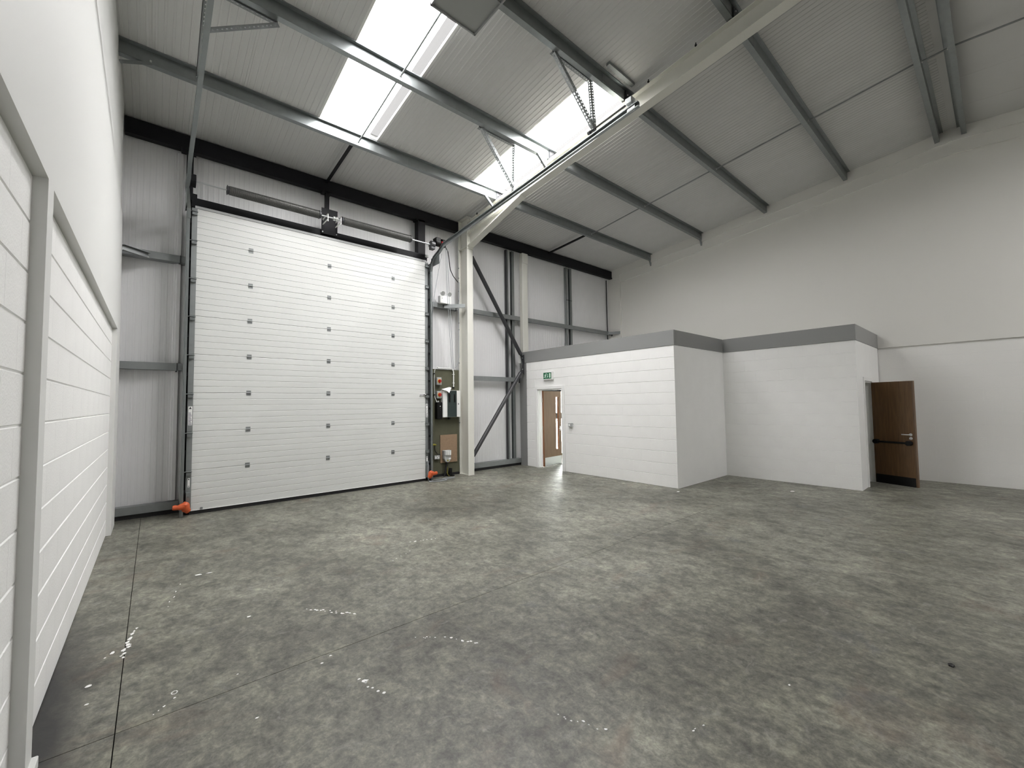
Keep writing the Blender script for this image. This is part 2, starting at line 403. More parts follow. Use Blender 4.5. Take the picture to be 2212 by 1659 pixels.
for i in range(len(px)-1):
    a, b = px[i], px[i+1]
    if b-a < .02: continue
    n = max(1, round((b-a)/.0863))
    if any(abs(a-r[0]) < .02 for r in ROOFLIGHTS):
        roof_panel(a, b, RID, RLY[0], n); roof_panel(a, b, RLY[1], 9.1, n)
        # translucent corrugated sheet over the opening
        prof = []; w = (b-a)/6
        for j in range(6):
            c = a+w*(j+.5); prof += [(a+w*j, .0), (c-.05, 0), (c-.025, .03), (c+.025, .03), (c+.05, 0)]
        prof.append((b, 0)); k = len(prof); vs = []
        for y in (RLY[0]-.05, RLY[1]+.05): vs += [(u, y, zr(y)+TH+.005+v) for u, v in prof]
        obj('rooflight', MB().add(vs, [(q, q+1, k+q+1, k+q) for q in range(k-1)]), rooflight_m['f', [r[0] for r in ROOFLIGHTS].index(min((r[0] for r in ROOFLIGHTS), key=lambda v: abs(v-a)))], ce, label='bright translucent rooflight sheet')
        obj('rooflight_lap', MB().add([(x_, y_, zr(y_)+TH-.012) for y_ in RLY for x_ in (b-.15, b-.008)], [(0, 1, 3, 2)]), lap_m, ce)
        # cream reveal trims round the opening
        for xx, sg in ((a, 1), (b, -1)):
            t = MB().add([(xx+sg*u, y, zr(y)+v) for y in RLY for u, v in ((-.004, -.003), (.03, -.003), (.03, .003), (.004, .004), (.004, TH), (-.004, TH))],
                         [(q, (q+1) % 6, 6+(q+1) % 6, 6+q) for q in range(6)]+[tuple(range(6)), tuple(range(11, 5, -1))])
            obj('rooflight_trim', t, lining_white, ce)
    else: roof_panel(a, b, RID, 9.1, n)
    lit = any(abs(a-r[0]) < .02 for r in FILL_ROOFLIGHTS)
    for ya, yb in (((YF-.3, RLB[0]), (RLB[1], RID)) if lit else ((YF-.3, RID),)):
        vs = [(x_, y_, zr(y_)+t) for t in (0, TH) for y_ in (ya, yb) for x_ in (a+.002, b-.002)]
        obj('roof_panel', MB().add(vs, [(0, 1, 3, 2), (4, 6, 7, 5), (0, 4, 5, 1), (2, 3, 7, 6), (0, 2, 6, 4), (1, 5, 7, 3)]), roof_sheet, ce)
    if lit: obj('rooflight', MB().add([(x_, y_, zr(y_)+TH+.005) for y_ in (RLB[0]-.05, RLB[1]+.05) for x_ in (a, b)], [(0, 1, 3, 2)]), rooflight_m['b', [r[0] for r in FILL_ROOFLIGHTS].index(min((r[0] for r in FILL_ROOFLIGHTS), key=lambda v: abs(v-a)))], ce)  # unseen rooflight, added to brighten the right side

# ================================================================ OFFICE BLOCK
X1, X3, Y2, Y4 = 7.802, 10.037, 4.180, 1.756
ZF, ZT = 2.825, 3.128
D1 = (7.195, 8.083, 2.072)     # office door opening in the wall facing -x
D2 = (10.62, 11.335, 2.07)      # door opening in the wall facing -y
T = .14; e_ = .0065
core = MB()
core.box(X1+e_, X1+T, Y2, D1[0], 0, ZF).box(X1+e_, X1+T, D1[1], 8.52, 0, ZF).box(X1+e_, X1+T, D1[0], D1[1], D1[2], ZF)
core.box(X1+T, X3+e_, Y2, Y2+T, 0, ZF)
core.box(X3+e_, X3+T, Y4, Y2, 0, ZF)
core.box(X3+T, D2[0], Y4, Y4+T, 0, ZF).box(D2[1], 12.2, Y4, Y4+T, 0, ZF).box(D2[0], D2[1], Y4, Y4+T, D2[2], ZF)
core.box(X3+T, XR, Y2+.35, Y2+.35+T, 0, ZF)
wo = struct('wall_office', core, block_white, 'white painted blockwork walls of the office corner, two boxes stepped along the right wall', 'wall')
blockwork(wo, X1+e_, -1, Y2, 8.50, zo, block_white, L=.45, holes=[(D1[0]-.095, D1[1]+.095, 2.16)])
blockwork(wo, X3+e_, -1, Y4, Y2, zo, block_white, L=.45, d=.0035, phase=.12, bed=.005)
obj('corner_panel', MB().box(X1, X1+.3, 8.50, YC-.12, 0, ZF+.005), fascia_grey, wo, label='dark grey panel closing the office wall against the cladding')
# office ceiling deck
struct('ceiling_office', MB().box(X1+.06, XR, Y2+.05, YC, ZF+.02, ZT-.04).box(X3+.06, XR, Y4+.05, Y2+.05, ZF+.02, ZT-.04), lining_white, 'flat deck over the office boxes behind the grey fascia', 'ceiling')
# fascia
tr = thing('trim_1', (X1, Y2, ZF), 'dark grey fascia band running along the top of the office walls', 'fascia', kind='structure')
q = .012
obj('fascia_board', MB().box(X1-q, X1+.06, Y2-q, 8.72, ZF, ZT), fascia_grey, tr, bevel=.002)
obj('fascia_board', MB().box(X1+.06, X3-q, Y2-q, Y2+.06, ZF, ZT), fascia_grey, tr, bevel=.002)
obj('fascia_board', MB().box(X3-q, X3+.06, Y4-q, Y2-q-.001, ZF, ZT), fascia_grey, tr, bevel=.002)
obj('fascia_board', MB().box(X3+.06, 12.19, Y4-q, Y4+.06, ZF, ZT), fascia_grey, tr, bevel=.002)
# ---- door 1 (office)
d1 = thing('door_1', (X1, (D1[0]+D1[1])/2, 0), 'oak veneer office door with tall vision panel, ajar in the white wall under the green exit sign', 'door', kind='structure')
a0, a1, ah = D1[0]-.09, D1[1]+.09, D1[2]+.075
obj('architrave', MB().box(X1-.02, X1+.004, a0, D1[0]+.004, 0, ah).box(X1-.02, X1+.004, D1[1]-.004, a1, 0, ah).box(X1-.02, X1+.004, D1[0], D1[1], D1[2]-.004, ah), white_trim, d1, bevel=.003)
obj('door_frame', MB().box(X1+.004, X1+T+.01, D1[0]-.002, D1[0]+.03, 0, D1[2]).box(X1+.004, X1+T+.01, D1[1]-.03, D1[1]+.002, 0, D1[2]).box(X1+.004, X1+T+.01, D1[0], D1[1], D1[2]-.03, D1[2]+.002)
    .box(X1+.05, X1+.085, D1[1]-.045, D1[1]-.03, 0, D1[2]-.03).box(X1+.05, X1+.085, D1[0]+.03, D1[0]+.045, 0, D1[2]-.03), white_trim, d1)
# leaf in local axes: u along the leaf from hinge, t through thickness; built in world by rotation
H1 = Vector((X1+T+.012, D1[1]-.030, 0)); ang = math.atan2(.10, .76)
def L1(u, t, z): # t>0 towards the viewer (-y side)
    c, s = math.cos(ang), math.sin(ang); return (H1.x+u*c+t*s, H1.y+u*s-t*c, z)
def lbox(f, u0, u1, t0, t1, z0, z1):
    return MB().add([f(u, t, z) for z in (z0, z1) for t in (t0, t1) for u in (u0, u1)], [(0, 2, 3, 1), (4, 5, 7, 6), (0, 1, 5, 4), (2, 6, 7, 3), (0, 4, 6, 2), (1, 3, 7, 5)])
def ladd(mb, f, u0, u1, t0, t1, z0, z1):
    return mb.add([f(u, t, z) for z in (z0, z1) for t in (t0, t1) for u in (u0, u1)], [(0, 2, 3, 1), (4, 5, 7, 6), (0, 1, 5, 4), (2, 6, 7, 3), (0, 4, 6, 2), (1, 3, 7, 5)])
lf = MB(); g0, g1, gz0, gz1 = .53, .68, .42, 1.88; LW = .80; LT = 2.03
for (u0, u1, z0, z1) in ((.008, g0, .008, LT), (g1, LW, .008, LT), (g0, g1, .008, gz0), (g0, g1, gz1, LT)): ladd(lf, L1, u0, u1, 0, .044, z0, z1)
leaf1 = obj('door_leaf', lf, oak, d1)
obj('lipping', lbox(L1, 0, .008, 0, .044, .008, LT), oak_edge, leaf1, label='red brown lipped edge')
obj('vision_panel', lbox(L1, g0, g1, .018, .026, gz0, gz1), glass_m, leaf1)
bead = MB()
for (u0, u1, z0, z1) in ((g0, g0+.012, gz0, gz1), (g1-.012, g1, gz0, gz1), (g0, g1, gz0, gz0+.012), (g0, g1, gz1-.012, gz1), ): ladd(bead, L1, u0, u1, .002, .05, z0, z1)
obj('glazing_bead', bead, oak_edge, leaf1)
obj('kick_plate', lbox(L1, .03, LW-.02, .044, .047, .02, .24), steel_bright, leaf1, label='brushed steel kick plate')
for z in (.28, 1.03, 1.78):
    h = MB().cyl((H1.x-.012, H1.y-.006, z-.05), (H1.x-.012, H1.y-.006, z+.05), .008, 8); obj('hinge', h, zinc, d1)
hd = MB(); hd.tube([L1(.74, .044, 1.0), L1(.74, .09, 1.0), L1(.70, .095, 1.0), L1(.62, .095, 1.0)], .009, 8)
ladd(hd, L1, .722, .758, .044, .05, .93, 1.06); obj('lever_handle', hd, zinc, leaf1, smooth=True)
ds = MB().add([L1(u, t, z) for z in (.01, .018) for t in (-.12, .16) for u in (.72, .80)], [(0, 2, 3, 1), (4, 5, 7, 6), (0, 1, 5, 4), (2, 6, 7, 3), (0, 4, 6, 2), (1, 3, 7, 5)])
tag(obj('door_wedge', MB().add([L1(u, t, z) for u, t, z in ((.66, .07, .001), (.80, .07, .001), (.66, .13, .001), (.80, .13, .001), (.66, .07, .035), (.66, .13, .035))], [(0, 2, 3, 1), (0, 1, 4), (2, 5, 3), (0, 4, 5, 2), (1, 3, 5, 4)]), grey_plastic),
    'pale wedge on the floor by the foot of the office door', 'wedge')
# ---- window seen through door 1
w1 = thing('window_1', ((WIN[0]+WIN[1])/2, YC, WIN[2]), 'bright office window with a black frame behind the open office door', 'window', kind='structure')
fr = MB(); yw0, yw1 = YC-.03, YC+.06
fr.box(WIN[0], WIN[0]+.06, yw0, yw1, WIN[2], WIN[3]).box(WIN[1]-.06, WIN[1], yw0, yw1, WIN[2], WIN[3]).box(WIN[0]+.06, WIN[1]-.06, yw0, yw1, WIN[2], WIN[2]+.06).box(WIN[0]+.06, WIN[1]-.06, yw0, yw1, WIN[3]-.06, WIN[3])
obj('window_frame', fr, black_steel, w1)
obj('transom', MB().box(WIN[0]+.06, WIN[1]-.06, yw0, yw1, 1.22, 1.40), black_steel, w1)
for z0, z1 in ((WIN[2]+.06, 1.22), (1.40, WIN[3]-.06)): obj('pane', MB().box(WIN[0]+.06, WIN[1]-.06, YC+.01, YC+.018, z0, z1), glass_m, w1)
# ---- door 2 (fire exit, standing open)
d2 = thing('door_2', ((D2[0]+D2[1])/2, Y4, 0), 'dark oak door with a black push bar, standing open at the near end of the office walls', 'door', kind='structure')
obj('architrave', MB().box(D2[0]-.075, D2[0]+.004, Y4-.018, Y4+.004, 0, D2[2]+.07).box(D2[1]-.004, D2[1]+.075, Y4-.018, Y4+.004, 0, D2[2]+.07).box(D2[0], D2[1], Y4-.018, Y4+.004, D2[2]-.004, D2[2]+.07), white_trim, d2, bevel=.003)
obj('door_frame', MB().box(D2[0]-.002, D2[0]+.012, Y4+.004, Y4+T+.01, 0, D2[2]).box(D2[1]-.03, D2[1]+.002, Y4+.004, Y4+T+.01, 0, D2[2]).box(D2[0], D2[1], Y4+.004, Y4+T+.01, D2[2]-.03, D2[2]+.002), white_trim, d2)
H2 = Vector((D2[1]-.015, Y4-.022, 0)); vE = Vector((11.07, 1.085, 0))-H2; LW2 = vE.length; ang2 = math.atan2(vE.y, vE.x)
def L2(u, t, z):  # t>0 towards the viewer (-x side)
    c, s = math.cos(ang2), math.sin(ang2); return (H2.x+u*c+t*s, H2.y+u*s-t*c, z)
leaf2 = obj('door_leaf', lbox(L2, .0, LW2-.024, 0, .046, .012, 2.045), oak_dark, d2)
obj('lipping', lbox(L2, LW2-.024, LW2, -.001, .047, .012, 2.045), oak, leaf2, label='paler lipped edge')
obj('kick_plate', lbox(L2, .01, LW2-.03, .046, .049, .012, .185), black_plastic, leaf2, label='black kick plate')
pb = MB(); pb.tube([L2(.03, .10, .845), L2(LW2-.09, .10, .845)], .019, 10)
obj('push_bar', pb, black_plastic, leaf2, smooth=True, label='black push bar')
for u in (.06, LW2-.09): obj('bar_housing', MB().cyl(L2(u, .046, .845), L2(u, .125, .845), .046, 14), black_plastic, leaf2, smooth=True)
lh = MB().cyl(L2(LW2-.07, .046, 1.01), L2(LW2-.07, .056, 1.01), .026, 14); lh.tube([L2(LW2-.07, .05, 1.01), L2(LW2-.07, .10, 1.01), L2(LW2-.10, .105, 1.01), L2(LW2-.19, .105, 1.01)], .010, 8)
obj('lever_handle', lh, zinc, leaf2, smooth=True, label='bright lever handle')
ky = MB().cyl(L2(LW2-.07, .046, .94), L2(LW2-.07, .055, .94), .026, 14); ladd(ky, L2, LW2-.078, LW2-.062, .055, .09, .925, .95); obj('keyhole_plate', ky, zinc, leaf2)
for z in (.3, 1.05, 1.8): obj('hinge', MB().cyl((H2.x+.004, H2.y+.006, z-.05), (H2.x+.004, H2.y+.006, z+.05), .008, 8), zinc, d2)
# ---- exit sign and switch
es = thing('exit_sign', (X1-.03, 7.635, 2.32), 'green emergency exit sign with running figure, arrow and door above the office door', 'sign')
obj('sign_body', MB().box(X1-.055, X1, 7.465, 7.805, 2.305, 2.515), white_plastic, es, bevel=.006)
obj('sign_face', MB().box(X1-.058, X1-.054, 7.505, 7.785, 2.335, 2.495), green_sign, es)
fx0, fx1 = X1-.0595, X1-.0575
def sgn(pts, name):  # pts in (a right 0..1, b up 0..1) of the face as seen from the room; right = -y
    obj(name, MB().prism([(7.785-.28*a, 2.335+.16*b) for a, b in pts], 'x', fx0, fx1), sign_white, es)
sgn([(.74, .14), (.92, .14), (.92, .88), (.74, .88)], 'door_symbol')
sgn([(.52, .82), (.575, .82), (.575, .40), (.63, .40), (.5475, .12), (.465, .40), (.52, .40)], 'arrow_symbol')
man = MB()
def mp(a, b): return (7.785-.28*a, 2.335+.16*b)
def stroke(p, q, w):
    dx, dy = (q[0]-p[0])*.28, (q[1]-p[1])*.16; L_ = math.hypot(dx, dy); nx, ny = -dy/L_*w/2, dx/L_*w/2
    P = [(p[0]*.28+nx, p[1]*.16+ny), (q[0]*.28+nx, q[1]*.16+ny), (q[0]*.28-nx, q[1]*.16-ny), (p[0]*.28-nx, p[1]*.16-ny)]
    man.prism([(7.785-a, 2.335+b) for a, b in P], 'x', fx0, fx1)
for p_, q_, w_ in (((.31, .66), (.24, .40), .030), ((.25, .42), (.33, .30), .018), ((.33, .30), (.32, .10), .016), ((.24, .40), (.17, .28), .018), ((.17, .28), (.06, .28), .016), ((.31, .64), (.40, .52), .013), ((.30, .64), (.18, .66), .013), ((.18, .66), (.13, .54), .012)): stroke(p_, q_, w_)
man.prism([(7.785-.28*.36+.016*math.cos(t*math.pi/6), 2.335+.16*.80+.016*math.sin(t*math.pi/6)) for t in range(12)], 'x', fx0, fx1)
obj('running_figure', man, sign_white, es)
sw = thing('switch_plate', (X1-.02, 6.907, 1.115), 'metal fused switch plate on the white block wall beside the office door', 'switch')
obj('back_box', MB().box(X1-.045, X1, 6.85, 6.965, 1.115, 1.205), steel_bright, sw, bevel=.003)
obj('face_plate', MB().box(X1-.05, X1-.045, 6.852, 6.963, 1.117, 1.203), grey_plastic, sw)
obj('rocker', MB().box(X1-.056, X1-.05, 6.905, 6.94, 1.14, 1.18), white_plastic, sw)

# ================================================================ PURLINS
zvec = Vector((0, .1, 1)).normalized()
def purlin(yf, label, flip=1):
    """zed purlin under the roof; yf = y of the front edge of the top flange"""
    t = thing('purlin', (6, yf, zr(yf)), label, 'roof beam', 'galvanised purlins across the roof')
    H, FW, th, lp = .175, .062, .006, .016
    # profile in (y offset, depth below roof) ; flip mirrors it about the ridge
    outl = [(0, 0), (FW, 0), (FW, -H+th), (2*FW, -H+th), (2*FW, -H+lp), (2*FW+th, -H+lp), (2*FW+th, -H), (FW-th, -H), (FW-th, -th), (th, -th), (th, -lp), (0, -lp)]
    pts = [(yf+flip*a, zr(yf+flip*a)-.006+b) for a, b in outl]
    obj('purlin_section', MB().prism(pts, 'x', XM+.005, 12.10), galv, t)
    yw = yf+flip*FW
    for xs in (5.15, 6.48):    # sleeve either side of the rafter
        obj('sleeve', MB().prism([(yf+flip*(FW-.012), zr(yw)-.03), (yf+flip*(FW-.006), zr(yw)-.03), (yf+flip*(FW-.006), zr(yw)-.16), (yf+flip*(FW-.012), zr(yw)-.16)], 'x', xs-.01 if xs < 6 else 5.95, 5.68 if xs < 6 else xs), galv_dull, t)
    # cleat on top of the rafter with two bolts
    obj('cleat', MB().box(5.735, 5.90, yw-.024, yw-.014, zr(yw)-.185, zr(yw)-.02), dark_tube, t)
    for xb in (5.775, 5.86):
        obj('bolt', MB().cyl((xb, yw-.024, zr(yw)-.09), (xb, yw-.040, zr(yw)-.09), .013, 6), zinc, t)
    return t
P1 = purlin(7.12, 'galvanised purlin nearest the door wall, under the lower ends of the rooflights')
P2 = purlin(5.46, 'galvanised purlin crossing the middle of both bright rooflights')
P3 = purlin(3.73, 'galvanised purlin at the upper end of the bright rooflights, touching the grey light fitting side')
obj('packer_channel', MB().prism([(3.60, zr(3.60)-.05), (3.66, zr(3.66)-.05), (3.66, zr(3.66)-.006), (3.60, zr(3.60)-.006)], 'x', 5.08, 5.74), galv_dull, P3)
P4 = purlin(2.05, 'galvanised purlin next below the ridge pair, crossing behind the cream rafter at the top')
P5 = purlin(.545, 'galvanised ridge purlin on the door side of the close pair')
P6 = purlin(.355, 'galvanised ridge purlin on the viewer side of the close pair', -1)

# sag rods, eaves struts
def rod(x, y0, y1, label):
    z0, z1 = zr(y0)-.105, zr(y1)-.085
    t = thing('sag_rod', (x, y0, z0), label, 'tie rod', 'thin sag rods between the purlins')
    obj('rod', MB().cyl((x, y0, z0), (x, y1, z1), .014, 8), galv_dull, t, smooth=True)
    for y, z in ((y0, z0), (y1, z1)):
        obj('nut', MB().cyl((x, y-.006, z), (x, y+.006, z), .022, 6), zinc, t)
for x, side in ((2.65, 'across the larger rooflight'), (9.1, 'in the right bay of the roof')):
    ends = [7.18, 5.52, 3.79, 2.11, .607]
    nm = ['lowest', 'second lowest', 'second highest', 'highest']
    for i in range(4):
        if x < 5 and i > 1: continue
        rod(x, ends[i]-.012, ends[i+1]+.012, f'{nm[i] if x > 5 else ["lower", "upper"][i]} thin tie rod between two purlins {side}')
rod(9.1, .59, .31, 'short tie rod joining the two close ridge purlins')
rod(9.05, .28, -1.6, 'thin tie rod on the viewer side of the ridge, by the right edge')
for x, w in ((2.62, 'above the big white door'), (9.02, 'right of the cream column')):
    t = thing('eaves_strut', (x, 8.6, 6.2), f'short black strut from the eaves beam to the first purlin {w}', 'strut')
    obj('angle_bar', MB().bar((x-.03, 8.72, zr(8.72)-.10), (x-.03, 7.20, zr(7.2)-.15), LPROF(.06, .008), (0, 0, 1)), black_steel, t)
    obj('end_plate', MB().box(x-.05, x+.05, 7.19, 7.198, zr(7.2)-.17, zr(7.2)-.05), black_steel, t)
# eaves beam
eb = thing('eaves_beam', (6, 8.75, 6.02), 'long black steel eaves beam along the top of the door wall', 'beam')
def chan(y0, y1, z0, z1, th=.012): # channel open to +y
    return [(y0, z0), (y1, z0), (y1, z0+th), (y0+th, z0+th), (y0+th, z1-th), (y1, z1-th), (y1, z1), (y0, z1)]
obj('beam_section', MB().prism(chan(8.70, 8.82, 6.02, 6.275), 'x', -.44, 5.725), black_steel, eb)
obj('beam_section', MB().prism(chan(8.70, 8.82, 6.02, 6.275), 'x', 5.905, 12.22), black_steel, eb)
obj('closer_strip', MB().box(-.44, 12.12, 8.82, 8.885, 6.22, 6.285), black_steel, eb)

# ================================================================ PORTAL FRAME (cream)
CX0, CX1 = 5.730, 5.901; CXm = (CX0+CX1)/2; YFc, YB = 8.333, 8.710
pf = thing('portal_frame', (CXm, YFc, 0), 'cream painted steel column and rafter in the middle of the building', 'steel frame')
def ibeam_x(mb, ya, yb, z0, z1, t=.014, w=.010): pass
colm = MB()
colm.box(CX0, CX1, YFc, YFc+.014, 0, 6.02).box(CX0, CX1, YB-.014, YB, 0, 6.30).box(CXm-.005, CXm+.005, YFc+.014, YB-.014, 0, 6.30)
cm = obj('column', colm, cream_steel, pf, label='cream H-section column')
obj('base_plate', MB().box(CX0+.003, CX1-.003, YFc+.014, YB-.014, 0, .012), cream_steel, pf)
obj('cap_plate', MB().prism([(YFc-.02, 6.30), (YB+.05, 6.285), (YB+.05, 6.297), (YFc-.02, 6.312)], 'x', CX0-.01, CX1+.01), cream_steel, pf)
# rafter: bottom .47 below the roof, top .19 below
RT, RB = .19, .47
def raf(ya, yb, d0, d1, xa, xb): return MB().prism([(ya, zr(ya)-d1), (ya, zr(ya)-d0), (yb, zr(yb)-d0), (yb, zr(yb)-d1)], 'x', xa, xb)
rf = MB()
for d0, d1, xa, xb in ((RT, RT+.012, CX0, CX1), (RB-.012, RB, CX0, CX1), (RT+.012, RB-.012, CXm-.004, CXm+.004)):
    rf.prism([(YFc, zr(YFc)-d1), (YFc, zr(YFc)-d0), (RID, zr(RID)-d0), (RID, zr(RID)-d1)], 'x', xa, xb)
    rf.prism([(RID, zr(RID)-d1), (RID, zr(RID)-d0), (YF, zr(YF)-d0), (YF, zr(YF)-d1)], 'x', xa, xb)
obj('rafter', rf, cream_steel, pf, label='cream I-section rafter rising to the ridge')
hz0 = 5.56; hy = 6.46
hn = MB(); zA, zB_ = zr(YFc)-RB, zr(hy)-RB
hn.prism([(YFc, hz0), (YFc, zA), (hy, zB_)], 'x', CXm-.004, CXm+.004)
hn.prism([(YFc, hz0-.012), (YFc, hz0), (hy, zB_), (hy-.10, zB_+.01-.012)], 'x', CX0, CX1)
obj('haunch', hn, cream_steel, pf, label='tapered haunch under the rafter')
obj('end_plate', MB().box(CX0-.006, CX1+.006, YFc-.018, YFc, hz0-.06, 6.16), cream_steel, pf)
for z in [hz0+.03+.11*k for k in range(6)]:
    for xx in (CX0+.035, CX1-.035): obj('bolt', MB().cyl((xx, YFc-.018, z), (xx, YFc-.034, z), .014, 6), cream_steel, pf)
obj('stiffener', MB().box(CX0+.004, CXm-.005, YFc+.014, YB-.014, hz0-.006, hz0+.006), cream_steel, pf)
# little cable clips along the rafter top and the column edge
for y in (7.9, 2.6, 3.35, 1.75):
    obj('cable_clip', MB().box(CX0-.014, CX0+.012, y-.012, y+.012, zr(y)-RT-.006, zr(y)-RT+.02).box(CX0-.004, CX0+.004, y-.006, y+.006, zr(y)-RT+.02, zr(y)-RT+.05), black_plastic, pf)
for z in (1.25, 2.72, 3.55, 3.72, 4.28, 4.52, 4.85, 5.1):
    obj('cable_clip', MB().box(CX0-.016, CX0+.002, YB-.03, YB-.006, z-.012, z+.012), galv_dull, pf)
# rafter stays down from the purlins
def stay(p, q, label):
    t = thing('rafter_stay', p, label, 'brace', 'short stays between purlins and frames')
    obj('angle_bar', MB().bar(p, q, LPROF(.045, .006), (0, 1, 0)), galv_dull, t)
    obj('stay_bolt', MB().cyl((p[0], p[1]-.02, p[2]), (p[0], p[1]+.015, p[2]), .012, 6), zinc, t)
stay((5.36, 7.175, zr(7.175)-.13), (5.725, 7.185, zr(7.2)-.44), 'short galvanised stay between the purlin nearest the door and the cream rafter')
stay((5.36, 5.515, zr(5.515)-.13), (5.725, 5.525, zr(5.5)-.44), 'short galvanised stay between the middle purlin and the cream rafter')
stay((-.13, 7.175, zr(7.175)-.15), (-.44, 7.19, zr(7.2)-.27), 'short dark stay from the left end of a purlin to the white wall')
stay((12.02, 7.175, zr(7.175)-.14), (12.14, 7.185, zr(7.2)-.36), 'short dark stay at the right end of the purlin nearest the door wall')
stay((12.02, 5.515, zr(5.515)-.14), (12.14, 5.525, zr(5.5)-.36), 'short dark stay at the right end of the second purlin')

# ================================================================ SECTIONAL DOOR
YD = 8.45; DX0, DX1 = .475, 4.648
zd = [.07, .706, 1.318, 1.940, 2.566, 3.190, 3.810, 4.436, 4.965]
sd = thing('sectional_door', ((DX0+DX1)/2, YD, 0), 'big white sectional loading door of eight ribbed panels', 'loading door')
def door_panel(z0, z1):
    n = max(2, round((z1-z0)/.1036)); w = (z1-z0)/n
    p = [(YD+.04, z0+.002), (YD+.003, z0+.002), (YD, z0+.006)]
    for i in range(1, n):
        z = z0+w*i; p += [(YD, z-.007), (YD+.006, z-.001), (YD+.006, z+.001), (YD, z+.005)]
    p += [(YD, z1-.007), (YD+.003, z1-.002), (YD+.04, z1-.002)]
    return obj('door_panel', MB().prism(p, 'x', DX0, DX1), door_white, sd)
for i in range(8): door_panel(zd[i], zd[i+1])
for z in zd[1:-1]:
    for hx in (1.238, 2.556, 3.876):
        h = MB().box(hx-.034, hx+.034, YD-.004, YD+.001, z-.042, z-.012).box(hx-.034, hx+.034, YD-.004, YD+.001, z+.012, z+.042).cyl((hx-.034, YD-.009, z), (hx+.034, YD-.009, z), .009, 8)
        obj('hinge', h, galv_dull, sd)
ends = [(.404, DX0+.001, -1), (DX1-.001, 4.726, 1)]
for x0, x1, sg in ends:
    for i in range(8): obj('end_cap', MB().box(x0, x1, YD-.006, YD+.04, zd[i]+.002, zd[i+1]-.002), galv_dull, sd)
    for z in zd[1:]:
        br = MB(); zz = z-.005 if z < 4.9 else z-.05
        br.box(x0+.002, x1-.002, YD-.045, YD-.006, zz-.075, zz-.03).box(x0-.005, x1+.005, YD-.05, YD-.006, zz-.022, zz-.014)
        br.cyl((x0 if sg < 0 else x1, YD-.03, zz-.018), ((x0 if sg < 0 else x1)+sg*.035, YD-.03, zz-.018), .007, 8)
        obj('roller_bracket', br, galv, sd)
obj('top_seal', MB().box(DX0-.03, DX1+.03, YD-.004, YD+.03, 4.967, 5.008), grey_plastic, sd)
def tag_lines(tl, w_):
    o_ = obj('print_lines', tl, ink, w_); o_['kind'] = 'stuff'
obj('bottom_rail', MB().box(DX0, DX1, YD-.006, YD+.04, .058, .072), white_trim, sd)
obj('bottom_seal', MB().box(DX0-.02, DX1+.02, YD+.004, YD+.05, 0.001, .058), rubber, sd)
lk = MB().box(4.50, 4.66, YD-.012, YD, 1.895, 1.945); sl = obj('lock_tag', lk, paper, sd, label='white and red lock label')
obj('print_line', MB().box(4.505, 4.60, YD-.0135, YD-.0115, 1.927, 1.936).box(4.505, 4.605, YD-.0135, YD-.0115, 1.902, 1.910), ink, sl)
obj('slide_bolt', MB().tube([(4.60, YD-.025, 1.93), (4.665, YD-.03, 1.90), (4.67, YD-.03, 1.94), (4.75, YD-.02, 1.92)], .009, 8), black_plastic, sd, smooth=True)
for x0, x1, za, zc in ((.416, .468, 1.42, 1.72), (4.660, 4.708, 1.42, 1.72), (.428, .458, .44, .58), (4.667, 4.700, .43, .54)):
    w_ = obj('warning_label', MB().box(x0, x1, YD-.0085, YD-.0055, za, zc), paper, sd, label='white warning label')
    xm = (x0+x1)/2; hh = (x1-x0)*.36
    obj('warning_triangle', MB().prism([(xm-hh, zc-hh*2-.006), (xm+hh, zc-hh*2-.006), (xm, zc-.006)], 'y', YD-.0095, YD-.0083), ink, w_)
    tl = MB()
    for k in range(int((zc-za-.1)/.022)): tl.box(x0+.005, x1-.005-.006*(k % 3), YD-.0095, YD-.0083, za+.012+.022*k, za+.019+.022*k)
    if tl.v: tag_lines(tl, w_)
for x0, x1 in ((.410, .470), (4.654, 4.720)):
    obj('bottom_bracket', MB().box(x0, x1, YD-.05, YD-.006, .08, .36).cyl(((x0+x1)/2, YD-.05, .30), ((x0+x1)/2, YD-.058, .30), .012, 8), galv, sd, bevel=.003)
obj('bumper_stop', MB().box(.60, .63, YD-.02, YD, .068, .10), galv_dull, sd)
# orange bumper pieces on the foot of each track
def bumper(x, sg, label):
    t = thing('bumper', (x, 8.25, .08), label, 'buffer', 'orange plastic pieces at the foot of the door tracks')
    y = 8.30
    obj('grip', MB().tube([(x+sg*.01, y, .175), (x+sg*.05, y, .17), (x+sg*.09, y, .165), (x+sg*.13, y, .17), (x+sg*.155, y, .172)], [.055, .05, .036, .04, .032], 10), orange, t, smooth=True)
    obj('wrap', MB().tube([(x-sg*.045, y+.02, .085), (x-sg*.01, y+.01, .12), (x+sg*.0, y, .20), (x-sg*.015, y+.01, .232)], [.04, .055, .058, .03], 10), orange, t, smooth=True)
bumper(.40, -1, 'orange plastic grip at the foot of the left door track')
bumper(4.70, 1, 'orange plastic grip at the foot of the right door track beside the olive board')

